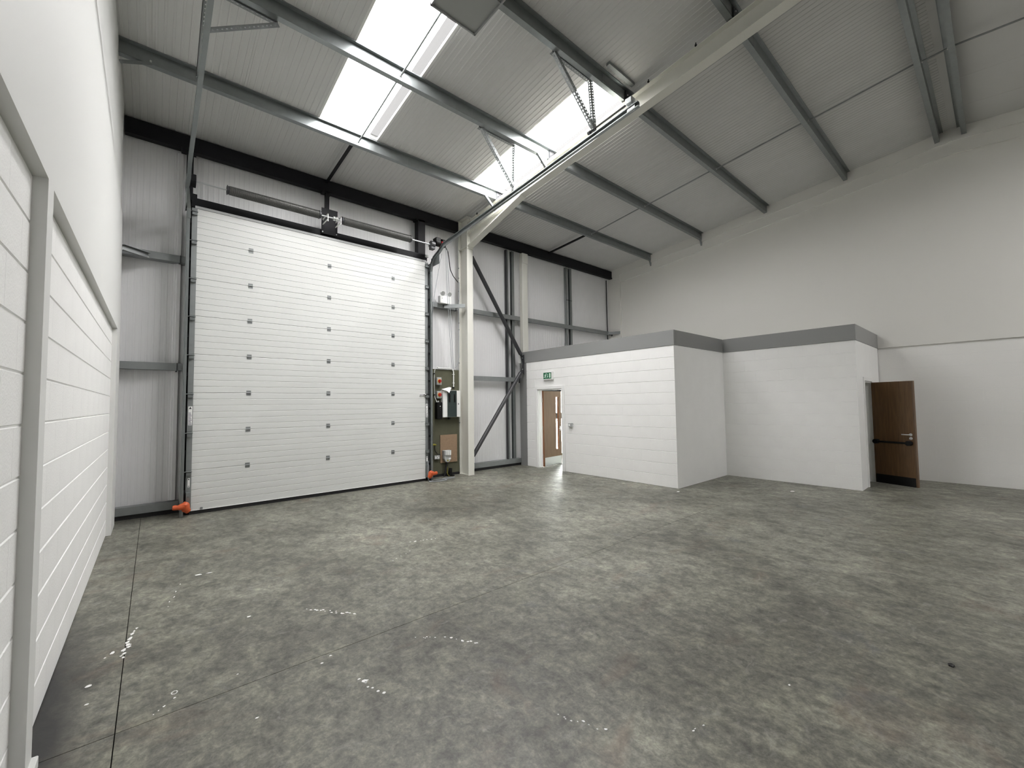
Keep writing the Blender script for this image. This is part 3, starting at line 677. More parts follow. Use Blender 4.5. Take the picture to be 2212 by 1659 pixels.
# ---- tracks
def track(xv, xh, label, side):
    sg = -1 if side == 'left' else 1
    t = thing('door_track', (xv, 8.3, 0), label, 'door track', 'steel tracks of the sectional door')
    dp = .032
    # vertical rail: channel section with mouth towards the door edge
    pr = [(xv-sg*dp/2, 8.41), (xv+sg*dp/2, 8.41), (xv+sg*dp/2, 8.345), (xv-sg*dp/2, 8.345), (xv-sg*dp/2, 8.352), (xv+sg*(dp/2-.005), 8.352), (xv+sg*(dp/2-.005), 8.403), (xv-sg*dp/2, 8.403)]
    obj('vertical_rail', MB().prism(pr, 'z', 0.0, 4.75), galv, t)
    # curved then sloping rail, swept section
    path = [(xv, 8.375, 4.75), (xv+sg*.003, 8.34, 4.90), (xv+sg*.02, 8.24, 5.04), (xv+sg*.045, 8.06, 5.135), (xh-sg*.01, 7.8, 5.195), (xh, 7.4, 5.237), (xh, 7.0, 5.272), (xh, 2.93, 5.612)]
    sec = [(-.024, -.04), (.024, -.04), (.024, -.024), (.018, -.024), (.018, -.034), (-.018, -.034), (-.018, .034), (.018, .034), (.018, .024), (.024, .024), (.024, .04), (-.024, .04)]
    if sg < 0: sec = [(-a, b) for a, b in sec]
    pts = [Vector(p) for p in path]; rings = []
    side_v = Vector((1, 0, 0))
    for i, p in enumerate(pts):
        tg = (pts[min(i+1, len(pts)-1)]-pts[max(i-1, 0)]).normalized(); upv = tg.cross(side_v).normalized()
        if upv.z < -.001 and i > 3: upv = -upv
        if i == 0: prev = upv
        if upv.dot(prev) < 0: upv = -upv
        prev = upv
        rings.append([p - side_v*a*1.0 + upv*b for a, b in sec])
    n = len(sec)
    obj('sloping_rail', MB().add([v for r_ in rings for v in r_], [(i*n+j, i*n+(j+1) % n, (i+1)*n+(j+1) % n, (i+1)*n+j) for i in range(len(pts)-1) for j in range(n)]+[tuple(range(n)), tuple((len(pts)-1)*n+j for j in range(n))]), galv, t)
    # mounting angle behind the rail with little clips
    obj('mounting_angle', MB().box(xv+sg*.020, xv+sg*.025, 8.34, 8.52, 0, 4.95).box(xv-sg*.015, xv+sg*.025, 8.515, 8.52, 0, 4.95), galv_dull, t)
    for z in [.35+.62*k for k in range(8)]:
        obj('track_clip', MB().box(xv-sg*.034, xv-sg*.018, 8.39, 8.43, z, z+.05), black_steel, t)
    return t
tL = track(.362, .318, 'galvanised steel track at the left edge of the white door, rising into the roof', 'left')
tR = track(4.752, 4.752, 'galvanised steel track at the right edge of the white door, rising along the cream rafter', 'right')
obj('flag_bracket', MB().box(4.79, 4.796, 8.05, 8.42, 4.86, 5.06), galv, tR)
obj('flag_bracket', MB().box(.312, .318, 8.05, 8.42, 4.86, 5.10), galv, tL)
obj('guide_pulley', MB().cyl((4.60, 8.33, 5.06), (4.66, 8.33, 5.06), .03, 12), zinc, tR)
# end stop with spring buffer at the top of the right track
eb_ = MB().box(4.70, 4.80, 3.00, 3.10, 5.66, 5.75); obj('end_stop', eb_, steel_bright, tR, bevel=.01)
obj('stop_plate', MB().box(4.74, 4.745, 2.98, 3.10, 5.56, 5.70), steel_bright, tR)
obj('buffer_rod', MB().cyl((4.75, 3.10, 5.70), (4.75, 3.75, 5.645), .012, 8).cyl((4.75, 3.73, 5.64), (4.75, 3.77, 5.64), .026, 10), dark_tube, tR, smooth=True)

# ---- perforated hangers holding the tracks
def perforated(p, q, up, w=.056, t=.005):
    """slotted angle: two flanges each built as two strips with rungs between the slots"""
    p, q = Vector(p), Vector(q); d = q-p; L_ = d.length; tg = d/L_; up = Vector(up); b = (up-tg*up.dot(tg)).normalized(); a = tg.cross(b)
    mb = MB()
    def slab(s0, s1, A0, A1, B0, B1):
        vs = [p+tg*s+a*x_+b*y_ for y_ in (B0, B1) for x_ in (A0, A1) for s in (s0, s1)]
        mb.add(vs, [(0, 2, 3, 1), (4, 5, 7, 6), (0, 1, 5, 4), (2, 6, 7, 3), (0, 4, 6, 2), (1, 3, 7, 5)])
    for fl_ in (0, 1):
        def sl(s0, s1, u0, u1):
            slab(s0, s1, u0, u1, 0, t) if fl_ == 0 else slab(s0, s1, 0, t, u0, u1)
        sl(0, L_, 0, w*.40); sl(0, L_, w*.66, w)
        n = max(2, int(L_/.05)); st = L_/n
        for k in range(n): sl(k*st, k*st+st*.55, w*.40, w*.66)
    return mb
def hanger(label, parts):
    p0 = parts[0][1]; t = thing('track_hanger', p0, label, 'bracket', 'perforated steel hangers of the door tracks')
    for nm, p, q, u in parts: obj(nm, perforated(p, q, u), galv_dull, t)
    return t
def zb_(y): return zr(y)-.195
y2, y3 = 5.60, 3.86
hanger('triangular perforated steel hanger under the middle purlin by the cream rafter', [
    ('top_angle', (4.12, y2, zb_(y2)), (4.93, y2, zb_(y2)), (0, 1, 0)), ('diagonal_angle', (4.16, y2-.02, zb_(y2)), (4.76, 5.47, 5.56), (0, 1, 0)), ('drop_angle', (4.90, y2-.02, zb_(y2)), (4.76, 5.46, 5.42), (0, 1, 0))])
hanger('triangular perforated steel hanger under the purlin at the upper end of the smaller rooflight', [
    ('top_angle', (4.12, y3, zb_(y3)), (4.95, y3, zb_(y3)), (0, 1, 0)), ('diagonal_angle', (4.14, y3-.02, zb_(y3)), (4.76, 3.68, 5.70), (0, 1, 0)), ('drop_angle', (4.925, y3-.02, zb_(y3)), (4.76, 3.66, 5.58), (0, 1, 0))])
hanger('perforated steel hanger at the top left holding the left door track', [
    ('top_angle', (.25, y2, zb_(y2)), (1.06, y2, zb_(y2)), (0, 1, 0)), ('diagonal_angle', (1.05, y2-.02, zb_(y2)-.01), (.30, 5.63, 5.93), (0, 1, 0)), ('drop_angle', (.325, y2+.03, zb_(y2)), (.275, y2+.03, 5.36), (0, 1, 0))])

# ---- spring shaft, motor
YS, ZS = 8.16, 5.283
ts = thing('torsion_shaft', (2.5, YS, ZS), 'dark torsion spring shaft above the white door', 'spring shaft')
obj('shaft', MB().cyl((.40, YS, ZS), (4.64, YS, ZS), .013, 10), steel_bright, ts, smooth=True)
def spring(x0, x1):
    mb = MB(); n = int((x1-x0)/.0125); k = 18; vs = []; fs = []
    prof = []
    for i in range(n):
        xx = x0+(x1-x0)*i/n; w = (x1-x0)/n
        prof += [(xx+.15*w, .0705), (xx+.5*w, .074), (xx+.85*w, .0705)]
    for xx, r in prof: vs += [(xx, YS+r*math.cos(2*math.pi*j/k), ZS+r*math.sin(2*math.pi*j/k)) for j in range(k)]
    m_ = len(prof); fs = [(i*k+j, i*k+(j+1) % k, (i+1)*k+(j+1) % k, (i+1)*k+j) for i in range(m_-1) for j in range(k)]
    fs += [tuple(range(k)), tuple((m_-1)*k+j for j in range(k))]
    mb.add(vs, fs); return obj('torsion_spring', mb, spring_steel, ts, smooth=False)
for x0, x1 in ((.87, 2.27), (2.72, 4.12)):
    sp = spring(x0, x1)
    for xa, xb in ((x0-.035, x0), (x1, x1+.035)):
        obj('spring_plug', MB().cyl((xa, YS, ZS), (xb, YS, ZS), .066, 16).cyl((xa+.004, YS, ZS), (xa+.012, YS, ZS), .080, 10), dark_tube, sp)
cpz0, cpz1 = 5.06, 5.565
cp = obj('centre_plate', MB().box(2.40, 2.70, 8.44, 8.452, cpz0, cpz1), black_steel, ts)
obj('bearing_bracket', MB().box(2.415, 2.43, YS-.05, 8.44, ZS-.06, ZS-.045).box(2.415, 2.43, YS-.05, YS-.04, ZS-.10, ZS+.05).box(2.415, 2.43, YS-.05, 8.44, ZS+.035, ZS+.05), white_trim, ts)
obj('bearing_bracket', MB().box(2.655, 2.67, YS-.05, 8.44, ZS-.06, ZS-.045).box(2.655, 2.67, YS-.05, YS-.04, ZS-.10, ZS+.05).box(2.655, 2.67, YS-.05, 8.44, ZS+.035, ZS+.05), white_trim, ts)
obj('coupling', MB().cyl((2.53, YS, ZS), (2.56, YS, ZS), .042, 14).cyl((2.57, YS, ZS), (2.60, YS, ZS), .042, 14), zinc, ts)
for xx in (2.42, 2.68): obj('plate_bolt', MB().cyl((xx, 8.44, 5.09), (xx, 8.43, 5.09), .012, 8), zinc, ts)
obj('cable_drum', MB().cyl((.36, YS, ZS), (.43, YS, ZS), .10, 16), black_steel, ts)
dm = thing('door_motor', (4.80, YS, 5.2), 'black door motor with a red release at the right end of the spring shaft', 'motor')
obj('gearbox', MB().cyl((4.62, YS, ZS), (4.72, YS, ZS), .085, 16).box(4.62, 4.72, YS-.06, YS+.06, ZS-.11, ZS+.02), dark_tube, dm, bevel=.008)
obj('motor_body', MB().cyl((4.73, YS-.03, ZS+.06), (4.85, YS-.03, ZS+.06), .075, 16).box(4.72, 4.84, YS-.10, YS+.06, ZS+.05, ZS+.17), black_plastic, dm, bevel=.01)
obj('motor_cover', MB().cyl((4.88, YS-.03, ZS+.08), (4.97, YS-.03, ZS+.08), .092, 16), black_plastic, dm, smooth=True)
obj('chain_wheel', MB().cyl((4.86, YS-.06, ZS+.02), (4.885, YS-.06, ZS+.02), .085, 16), red_plastic, dm)
# ---- black goalpost steel round the door
dg = thing('door_surround', (2.5, 8.6, 0), 'black steel lintel and posts framing the top of the white door', 'steel frame')
obj('lintel', MB().prism(chan(8.52, 8.62, 5.02, 5.165), 'x', .40, 4.74), black_steel, dg)
obj('lintel_end', MB().box(.402, .47, 8.50, 8.52, 5.0, 5.22), black_steel, dg)
obj('post', MB().box(4.575, 4.755, 8.63, 8.80, 4.9, 6.02), black_steel, dg)
obj('post', MB().box(2.53, 2.60, 8.64, 8.72, 5.16, 6.02), black_steel, dg)
obj('post', MB().box(.33, .42, 8.63, 8.75, 5.0, 6.02), black_steel, dg)
obj('post_head', MB().box(2.48, 2.65, 8.64, 8.80, 5.99, 6.02).box(4.53, 4.80, 8.63, 8.80, 5.98, 6.02).box(.26, .46, 8.63, 8.80, 5.98, 6.02), black_steel, dg)
obj('post', MB().box(.385, .47, 8.53, 8.66, 0, 5.0), black_steel, dg)
obj('post', MB().box(4.66, 4.785, 8.53, 8.66, 0, 4.9), black_steel, dg)
# cladding closers beside the door
fj = thing('jamb_post', (.26, 8.8, 0), 'pale folded sheet post left of the white door', 'post')
obj('folded_sheet', MB().prism([(.20, 8.89), (.215, 8.86), (.235, 8.86), (.245, 8.83), (.29, 8.83), (.30, 8.86), (.30, 8.895)], 'z', .2, 6.0), clad_sheet, fj)

# ================================================================ SHEETING RAILS, POSTS, BRACES
def rail(x0, x1, zc, label):
    t = thing('sheeting_rail', ((x0+x1)/2, 8.8, zc), label, 'rail', 'galvanised rails on the cladding')
    H = .115; y0 = 8.735; yb_ = 8.805 if x1 > 6 else 8.89
    obj('rail_section', MB().prism([(y0, zc-H/2), (yb_, zc-H/2), (yb_, zc-H/2+.006), (y0+.006, zc-H/2+.006), (y0+.006, zc+H/2-.006), (yb_, zc+H/2-.006), (yb_, zc+H/2), (y0, zc+H/2)], 'x', x0, x1), galv_dull, t)
    obj('rail_cleat', MB().box(x1-.07, x1-.062, y0-.03, y0+.02, zc-H/2-.03, zc+H/2).cyl((x1-.07, y0-.01, zc-H/2-.02), (x1-.085, y0-.01, zc-H/2-.02), .012, 6), dark_tube, t)
rail(-.43, .345, 4.155, 'upper short galvanised rail between the left wall and the white door')
rail(-.43, .335, 2.37, 'lower short galvanised rail between the left wall and the white door')
rail(4.80, 5.725, 4.10, 'short galvanised rail under the emergency light left of the cream column')
rail(5.91, 12.13, 4.09, 'long upper galvanised rail right of the cream column, over the office')
rail(5.91, 7.80, 2.365, 'lower galvanised rail between the cream column and the office wall')
def stub(p, q, label):
    t = thing('rail_brace', p, label, 'brace', 'angled channel braces of the sheeting rails')
    obj('channel', MB().bar(p, q, [(0, -.045), (.05, -.045), (.05, -.039), (.006, -.039), (.006, .039), (.05, .039), (.05, .045), (0, .045)], (0, 0, 1)), galv_dull, t)
    obj('end_bolt', MB().cyl((q[0], q[1]-.03, q[2]-.03), (q[0], q[1]+.01, q[2]-.03), .012, 8), zinc, t)
stub((-.42, 8.53, 4.13), (-.12, 8.73, 4.12), 'angled galvanised brace from the left wall to the upper short rail')
stub((5.71, 8.40, 4.10), (5.30, 8.70, 4.08), 'angled galvanised brace from the cream column to the short rail below the emergency light')
stub((12.12, 8.42, 4.10), (11.85, 8.72, 4.08), 'angled galvanised brace at the right end of the long upper rail')
def cpost(x0, x1, z0, z1, y0, label, m_=galv):
    t = thing('wind_post', ((x0+x1)/2, y0, z0), label, 'post')
    mb = MB(); d = 8.885; th = .008
    mb.prism([(x0, y0), (x0+.045, y0), (x0+.045, y0+th), (x0+th, y0+th), (x0+th, d-th), (x0+.045, d-th), (x0+.045, d), (x0, d)], 'z', z0, z1)
    obj('channel', mb, m_, t)
    mb2 = MB().prism([(x1, y0), (x1-.09, y0), (x1-.09, y0+th), (x1-th, y0+th), (x1-th, d-th), (x1-.09, d-th), (x1-.09, d), (x1, d)], 'z', z0, z1)
    obj('channel', mb2, m_, t); return t
wp = cpost(7.40, 7.66, .19, 6.0, 8.812, 'galvanised double channel post left of the boxed white post')
wp2 = cpost(9.83, 10.10, 3.1, 6.0, 8.812, 'galvanised post on the cladding behind the office roof')
obj('dark_web', MB().box(7.372, 7.395, 8.815, 8.885, .19, 6.0), dark_tube, wp)
obj('splice', MB().box(9.828, 10.102, 8.806, 8.812, 4.95, 4.965), dark_tube, wp2)
bp = thing('boxed_post', (7.9, 8.68, 3.09), 'boxed cream post with a small cap standing behind the office fascia', 'post')
obj('box_lining', MB().box(7.795, 8.00, 8.62, 8.732, 3.09, 5.66), cream_steel, bp, bevel=.003)
obj('cap', MB().box(7.80, 8.012, 8.61, 8.732, 5.66, 5.95), cream_steel, bp, bevel=.004)
obj('box_joint', MB().box(7.815, 7.819, 8.618, 8.621, 3.09, 5.66), mortar_white, bp)
obj('corner_cable', MB(), cable_black, bp) if False else None
tag(obj('corner_conduit', MB().tube([(11.99, 8.86, 5.98), (11.985, 8.86, 5.2), (12.0, 8.86, 4.6), (12.0, 8.86, 3.1)], .016, 8), cable_black), 'thin black pipe in the far right corner above the office', 'pipe')
def brace(p, q, label):
    t = thing('brace_tube', p, label, 'brace', 'dark round wind braces')
    P, Q = Vector(p), Vector(q); d = (Q-P).normalized()
    obj('tube', MB().cyl(P+d*.12, Q-d*.12, .052, 16), dark_tube, t, smooth=True)
    for a, b in ((P, P+d*.16), (Q-d*.16, Q)):
        obj('end_fork', MB().bar(a, b, [(-.006, -.045), (.006, -.045), (.006, .045), (-.006, .045)], (0, 1, 0)), dark_tube, t)
brace((5.95, 8.55, 5.52), (7.70, 8.55, 2.96), 'upper dark tubular brace from the cream column down to the office corner')
brace((5.95, 8.55, .33), (7.70, 8.55, 2.64), 'lower dark tubular brace from the column foot up to the office corner')
gp = thing('brace_gusset', (7.79, 8.62, 2.5), 'dark steel plate joining the two tubular braces at the office corner', 'plate')
obj('gusset_plate', MB().prism([(7.66, 2.60), (7.78, 2.50), (7.78, 3.06), (7.65, 2.98), (7.72, 2.80)], 'y', 8.562, 8.578), dark_tube, gp)
for z in (2.64, 2.96): obj('bolt', MB().cyl((7.70, 8.53, z), (7.70, 8.59, z), .016, 6), zinc, gp)
# base rails
def base_rail(x0, x1, label):
    t = thing('base_rail', ((x0+x1)/2, 8.8, 0), label, 'rail', 'galvanised base rails under the cladding')
    obj('rail_section', MB().prism([(8.745, .07), (8.89, .07), (8.89, .078), (8.753, .078), (8.753, .182), (8.89, .182), (8.89, .19), (8.745, .19)], 'x', x0, x1), galv_dull, t)
    obj('damp_strip', MB().box(x0, x1, 8.77, 8.89, 0, .07), rubber, t)
base_rail(-.46, .33, 'galvanised base rail on a black strip between the left wall and the door')
base_rail(4.80, 5.725, 'galvanised base rail hidden behind the foot of the olive board')
base_rail(5.905, 7.80, 'galvanised base rail on a black strip between the cream column and the office')

# ================================================================ ELECTRICAL BOARD AND WHAT HANGS ON IT
YO = 8.715
ob = tag(obj('backing_board', MB().box(4.93, 5.722, YO, YO+.018, .06, 2.545), olive), 'tall olive green backing board between the white door and the cream column', 'board')
def isolator(z0, z1, label):
    t = thing('isolator', (5.12, YO, z0), label, 'switch', 'rotary isolators on the olive board')
    x0, x1 = 5.06, 5.185; dpt = .085
    obj('enclosure', MB().box(x0, x1, YO-dpt, YO, z0, z1), grey_plastic, t, bevel=.012, seg=2)
    xm, zm = (x0+x1)/2, (z0+z1)/2
    obj('yellow_plate', MB().cyl((xm, YO-dpt-.004, zm), (xm, YO-dpt, zm), .052, 18), yellow_plastic, t)
    obj('red_knob', MB().cyl((xm, YO-dpt-.034, zm), (xm, YO-dpt-.004, zm), .037, 14).box(xm-.012, xm+.012, YO-dpt-.05, YO-dpt-.03, zm-.035, zm+.035), red_plastic, t)
isolator(2.165, 2.345, 'upper grey isolator with a red knob on the olive board')
isolator(1.845, 2.02, 'lower grey isolator with a red knob, directly above the black control box')
cb = thing('control_box', (5.115, YO, 1.36), 'black door control box below the red isolators', 'control box')
obj('enclosure', MB().box(5.045, 5.185, YO-.11, YO, 1.36, 1.755), black_plastic, cb, bevel=.008)
for z, r_, m_ in ((1.66, .013, white_plastic), (1.615, .009, dark_tube), (1.57, .009, dark_tube)):
    obj('button', MB().cyl((5.125, YO-.11, z), (5.125, YO-.12, z), r_, 12), m_, cb)
for xx, lean in ((5.07, .008), (5.11, -.008)): obj('cable_gland', MB().cyl((xx, YO-.05, 1.755), (xx-lean, YO-.05, 1.79), .014, 8), white_plastic, cb)
db = thing('distribution_board', (5.44, YO, 1.39), 'white distribution board with a dark glass door', 'electrical cabinet')
obj('cabinet', MB().box(5.195, 5.69, YO-.12, YO, 1.395, 2.035), white_plastic, db, bevel=.006)
gd = obj('glass_door', MB().box(5.315, 5.575, YO-.134, YO-.12, 1.40, 2.03), smoked, db, bevel=.004)
obj('breaker_row', MB().box(5.345, 5.39, YO-.1355, YO-.1335, 1.75, 1.95).box(5.49, 5.53, YO-.1355, YO-.1335, 1.75, 1.95), black_plastic, gd)
obj('door_latch', MB().box(5.62, 5.635, YO-.126, YO-.12, 1.69, 1.73), dark_tube, db)
obj('bottom_gland', MB().cyl((5.40, YO-.06, 1.395), (5.40, YO-.06, 1.345), .035, 10), black_plastic, db)
pp = MB().add([(5.15, YO-.13, 2.062), (5.375, YO-.10, 2.115), (5.42, YO-.14, 2.10), (5.325, YO-.20, 1.975), (5.25, YO-.19, 2.025), (5.395, YO-.13, 2.112)],
              [(0, 1, 4), (1, 5, 4), (5, 3, 4), (5, 2, 3)])
pv = MB(); pv.add(pp.v+[(x_, y_+.004, z_-.004) for x_, y_, z_ in pp.v], pp.f+[[6+i for i in f[::-1]] for f in pp.f]+[(0, 4, 10, 6), (4, 3, 9, 10), (3, 2, 8, 9), (2, 5, 11, 8), (5, 1, 7, 11), (1, 0, 6, 7)])
tag(obj('leaflet', pv, paper), 'folded white leaflet lying on top of the distribution board', 'leaflet')
cd = thing('conduit', (5.55, YO, 2.1), 'white bent conduit from the top of the olive board to the distribution board', 'conduit')
arc = [(5.10, YO-.03, 2.575), (5.30, YO-.03, 2.57), (5.46, YO-.03, 2.572)]+[(5.46+.09*math.sin(a), YO-.03, 2.482+.09*math.cos(a)) for a in [math.pi/2*k/6 for k in range(1, 7)]]+[(5.548, YO-.03, 2.12)]
obj('pipe', MB().tube(arc, .015, 10), white_plastic, cd, smooth=True)
obj('coupler', MB().cyl((5.546, YO-.03, 2.09), (5.546, YO-.03, 2.125), .028, 10), black_plastic, cd)
for z in (2.22, 2.43): obj('saddle', MB().box(5.525, 5.571, YO-.047, YO, z-.008, z+.008), white_plastic, cd)
cc = thing('cable', (5.04, YO, 1.8), 'thin pale cable down the left edge of the olive board to the black control box', 'cable')
obj('sheath', MB().tube([(5.14, YO-.01, 2.60), (5.09, YO-.02, 2.60), (5.05, YO-.02, 2.56), (5.025, YO-.02, 2.47), (5.02, YO-.02, 2.2), (5.03, YO-.02, 1.95), (5.03, YO-.03, 1.87), (5.06, YO-.05, 1.785)], .007, 8), white_plastic, cc, smooth=True)
for z in (2.43, 1.93): obj('cable_clip', MB().box(5.0, 5.035, YO-.03, YO, z-.012, z+.012), black_plastic, cc)
tag(obj('meter_board', MB().box(5.178, 5.648, YO-.022, YO-.0, .315, .975), mdf), 'brown fibreboard panel fixed low on the olive board', 'board')
mt = thing('service_cutout', (5.32, YO-.08, .34), 'grey electrical service cut-out with three fuse carriers on the brown panel', 'fuse unit')
ym = YO-.022
obj('cutout_body', MB().prism([(5.228, .60), (5.228, .42), (5.262, .35), (5.30, .335), (5.345, .335), (5.385, .36), (5.41, .42), (5.41, .60)], 'y', ym-.10, ym), grey_plastic, mt, bevel=.008)
obj('fuse_carrier_cover', MB().box(5.225, 5.412, ym-.115, ym, .50, .615), grey_plastic, mt, bevel=.008)
for xx in (5.25, 5.30, 5.35): obj('fuse_carrier', MB().box(xx+.012, xx+.042, ym-.135, ym-.11, .50, .60), white_plastic, mt, bevel=.004)
obj('warning_label', MB().prism([(5.29, .36), (5.345, .36), (5.3175, .405)], 'y', ym-.103, ym-.099), yellow_green, mt)
obj('paper_tag', MB().box(5.345, 5.405, ym-.103, ym-.099, .40, .435), paper, mt)
sk = thing('socket', (5.07, YO, .42), 'metal twin socket low on the olive board', 'socket')
obj('back_box', MB().box(5.003, 5.14, YO-.05, YO, .425, .508), steel_bright, sk, bevel=.003)
obj('socket_face', MB().box(5.003, 5.14, YO-.055, YO-.05, .423, .51), grey_plastic, sk)
obj('outlet', MB().box(5.02, 5.05, YO-.058, YO-.054, .44, .475), white_plastic, sk)
obj('outlet', MB().box(5.095, 5.125, YO-.058, YO-.054, .44, .475), white_plastic, sk)
obj('rocker', MB().box(5.06, 5.085, YO-.06, YO-.054, .48, .505), white_plastic, sk)
tag(obj('red_tag', MB().box(4.945, 4.985, YO-.012, YO, .99, 1.13), red_plastic), 'small red label on the left edge of the olive board', 'label')
yc = thing('yellow_lead', (5.0, YO-.04, .73), 'yellow plug and lead hanging on the olive board above the socket', 'lead')
obj('plug', MB().tube([(4.935, YO-.05, .758), (4.98, YO-.05, .765), (5.03, YO-.05, .76), (5.055, YO-.05, .752)], [.02, .024, .02, .008], 10), yellow_green, yc, smooth=True)
obj('sheath', MB().tube([(5.02, YO-.04, .745), (5.02, YO-.03, .70), (5.04, YO-.02, .62), (5.09, YO-.02, .55), (5.15, YO-.02, .52), (5.178, YO-.02, .515)], .008, 8), cable_black, yc, smooth=True)
mc = thing('supply_cable', (5.30, YO-.06, 0), 'thick black supply cable from the grey cut-out down to the floor', 'cable')
obj('sheath', MB().tube([(5.318, ym-.05, .345), (5.315, ym-.05, .25), (5.29, ym-.05, .14), (5.265, ym-.05, .05), (5.25, ym-.04, .0)], .024, 10), cable_black, mc, smooth=True)
ew = thing('earth_wire', (5.34, YO-.06, 0), 'thin green and yellow earth wire from the cut-out to the floor', 'wire')
obj('sheath', MB().tube([(5.335, ym-.05, .34), (5.335, ym-.05, .2), (5.325, ym-.06, .08), (5.345, ym-.08, .02), (5.37, ym-.10, .012)], .006, 8), yellow_green, ew, smooth=True)
du = thing('duct_stub', (5.41, YO-.08, 0), 'black plastic duct stub standing on the floor at the foot of the olive board', 'duct')
obj('pipe', MB().tube([(5.40, YO-.09, 0), (5.405, YO-.09, .09), (5.42, YO-.09, .185)], [.045, .043, .036], 12), black_plastic, du, smooth=True)
obj('duct_skirt', MB().cyl((5.41, YO-.09, 0), (5.41, YO-.09, .012), .10, 14), black_plastic, du)
bs = thing('floor_seal', (5.3, 8.74, 0), 'black damp strip along the foot of the olive board', 'strip')
obj('strip', MB().box(4.90, 5.722, YO+.002, YO+.03, 0, .058), rubber, bs)
co = thing('cable_coil', (4.95, 8.25, 0), 'loose coil of grey cable lying on the floor by the door track', 'cable')
pts = []
for k in range(60):
    a = k/59*2*math.pi*2.3; r1, r2 = .20+.03*math.sin(k*.7), .11+.02*math.cos(k*.5)
    pts.append((4.86+r1*math.cos(a), 8.24+r2*math.sin(a), .008+.004*(k % 3)))
obj('sheath', MB().tube(pts, .007, 6), cable_grey, co, smooth=True)
pts = [(5.20+.16*math.cos(k/39*2*math.pi*1.6), 8.36+.06*math.sin(k/39*2*math.pi*1.6), .008+.003*(k % 2)) for k in range(40)]
obj('sheath', MB().tube(pts, .007, 6), cable_grey, co, smooth=True)
tag(obj('edge_cable', MB().tube([(4.67, 8.36, .02), (4.67, 8.38, .2), (4.68, 8.385, .45)], .012, 8), cable_grey), 'short grey cable at the foot of the right door track', 'cable')
# emergency light
el = thing('emergency_light', (5.30, 8.7, 4.13), 'white twin spot emergency light on the short rail left of the cream column', 'light')
obj('housing', MB().box(5.15, 5.455, 8.62, 8.735, 4.13, 4.315), white_plastic, el, bevel=.008)
obj('test_led', MB().cyl((5.20, 8.62, 4.25), (5.20, 8.616, 4.25), .008, 8), ink, el)
for xx in (5.215, 5.40):
    sp_ = obj('spot_lamp', MB().tube([(xx, 8.70, 4.395), (xx, 8.64, 4.375), (xx, 8.60, 4.365)], [.025, .052, .058], 14), white_plastic, el, smooth=True)
    obj('lens', MB().cyl((xx, 8.602, 4.366), (xx, 8.594, 4.363), .052, 14), lens_grey, sp_, label='grey lamp lens')
# pull chains and cables by the right track
ch = thing('pull_chain', (5.2, 8.4, 2.5), 'long loop of hand chain hanging from the motor to the column', 'chain')
obj('chain_run', MB().tube([(5.10, 8.22, 5.30), (5.22, 8.35, 4.4), (5.36, 8.48, 3.5), (5.50, 8.60, 2.56)], .006, 6), cable_grey, ch)
obj('chain_run', MB().tube([(5.06, 8.22, 5.32), (5.17, 8.35, 4.4), (5.31, 8.48, 3.5), (5.46, 8.60, 2.54)], .006, 6), cable_grey, ch)
tag(obj('cord', MB().tube([(5.0, 8.3, 5.20), (4.93, 8.36, 4.7), (4.86, 8.42, 4.15), (4.82, 8.45, 3.6)], .006, 6), cable_grey), 'single thin cord hanging beside the right door track', 'cord')
tag(obj('motor_cable', MB().tube([(5.02, 8.2, 5.36), (5.17, 8.3, 5.28), (5.26, 8.4, 5.15), (5.42, 8.6, 4.98), (5.56, 8.68, 4.86), (5.70, 8.69, 4.74)], .010, 8), cable_black), 'black cable from the door motor across to the cream column', 'cable')
tag(obj('wall_cable', MB().tube([(5.715, 8.66, 4.74), (5.72, 8.69, 3.8), (5.72, 8.69, 2.85), (5.66, 8.68, 2.68), (5.60, 8.68, 2.60)], .008, 8), cable_grey), 'grey cable clipped down the edge of the cream column to the olive board', 'cable')

# ================================================================ LIGHT FITTING AT THE TOP
lt = thing('light_fitting', (2.72, 3.9, 6.4), 'grey box light fitting hung under the roof at the upper end of the larger rooflight', 'light fitting')
lz = 6.40; lx0, lx1, ly0, ly1 = 2.36, 3.00, 3.42, 4.15
def chamf(x0, x1, y0, y1, c): return [(x0+c*.2, y0), (x1-c, y0), (x1, y0+c), (x1, y1-.004), (x1-.004, y1), (x0+.004, y1), (x0, y1-.004), (x0, y0+c*.2)]
obj('housing', MB().prism(chamf(lx0, lx1, ly0, ly1, .06), 'z', lz, lz+.16), lum_grey, lt)
obj('rim', MB().box(lx0, lx0+.02, ly0, ly1, lz-.03, lz).box(lx1-.02, lx1, ly0+.06, ly1, lz-.03, lz).box(lx0, lx1, ly1-.02, ly1, lz-.03, lz).box(lx0, lx1-.06, ly0, ly0+.02, lz-.03, lz), lum_grey, lt)
obj('diffuser', MB().box(lx0+.02, lx1-.02, ly0+.02, ly1-.02, lz-.008, lz-.002), lens_grey, lt)
obj('cross_bar', MB().box(lx0+.02, lx1-.02, 3.60, 3.62, lz-.028, lz-.008), lum_grey, lt)
for xx in (2.5, 2.86): obj('hanger', MB().cyl((xx, 3.80, lz+.16), (xx, 3.80, zr(3.80)-.17), .008, 6), galv_dull, lt)

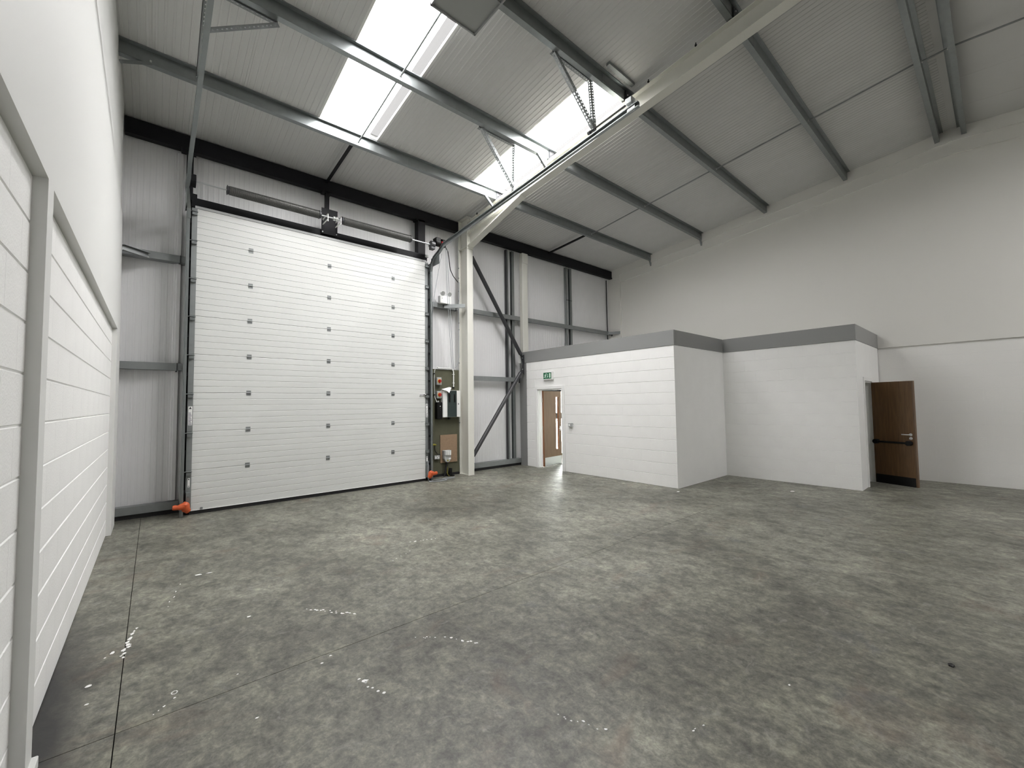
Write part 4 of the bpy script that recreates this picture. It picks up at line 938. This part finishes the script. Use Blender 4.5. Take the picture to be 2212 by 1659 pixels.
# ================================================================ FLOOR MARKS
pm = MB()
def splat(x, y, r, e=1.0, rot=0.0, n=9):
    P = []
    for k in range(n):
        a = 2*math.pi*k/n; q_ = r*random.uniform(.6, 1.15); u, v = q_*math.cos(a)*e, q_*math.sin(a)
        P.append((x+u*math.cos(rot)-v*math.sin(rot), y+u*math.sin(rot)+v*math.cos(rot)))
    pm.prism(P, 'z', .0002, .0014)
def trail(p, q, n, r, e=1.5):
    rot = math.atan2(q[1]-p[1], q[0]-p[0])
    for k in range(n):
        f = (k+random.uniform(-.3, .3))/max(1, n-1); splat(p[0]+(q[0]-p[0])*f+random.uniform(-.012, .012), p[1]+(q[1]-p[1])*f+random.uniform(-.012, .012), r*random.uniform(.4, 1), e, rot)
trail((1.02, 3.86), (1.27, 3.52), 16, .011, 1.6); trail((1.0, 2.66), (1.06, 2.46), 6, .014, 1); splat(1.027, 2.63, .02)
trail((-.115, 4.10), (-.06, 4.45), 7, .016, 1.8); trail((-.13, 3.98), (-.10, 4.15), 6, .014, 1.2)
for k in range(12):
    a = k*math.pi/6; splat(.129+.014*math.cos(a), 3.29+.017*math.sin(a), .004, 1)
trail((.115, 3.22), (.03, 3.14), 4, .007, 1.3); trail((1.50, 2.85), (1.60, 2.78), 6, .008, 1.3); trail((1.66, 2.72), (1.80, 2.50), 10, .008, 1.5)
trail((2.45, 4.85), (2.75, 4.75), 8, .012, 1.5); trail((1.70, 1.66), (1.82, 1.42), 9, .008, 1.4); trail((2.15, 1.12), (2.24, 1.09), 3, .006, 1.8)
trail((2.0, 4.4), (2.3, 4.55), 5, .010, 1.3); trail((.35, 5.4), (.45, 5.38), 2, .018, 2); trail((-.22, 4.05), (-.20, 4.10), 2, .014, 1.8); trail((.12, 4.7), (.22, 5.2), 5, .007, 3)
for x_, y_, r_ in ((2.921, .901, .006), (7.573, 4.057, .03), (9.1, 2.62, .04), (.464, 2.724, .008), (.62, 4.05, .012), (.95, 3.05, .008), (.88, 3.0, .008), (-.27, 3.72, .014), (-.26, 3.5, .008), (.44, 3.24, .005)): splat(x_, y_, r_, 1.3)
ps = obj('paint_splash', pm, paper); tag(ps, 'scattered white paint splashes on the concrete floor', 'paint marks', kind='stuff')
tag(obj('debris', MB().prism([(3.87, .275), (3.90, .27), (3.915, .285), (3.90, .30), (3.875, .295)], 'z', 0, .008), cable_black), 'small black scrap lying on the floor at the right', 'scrap')
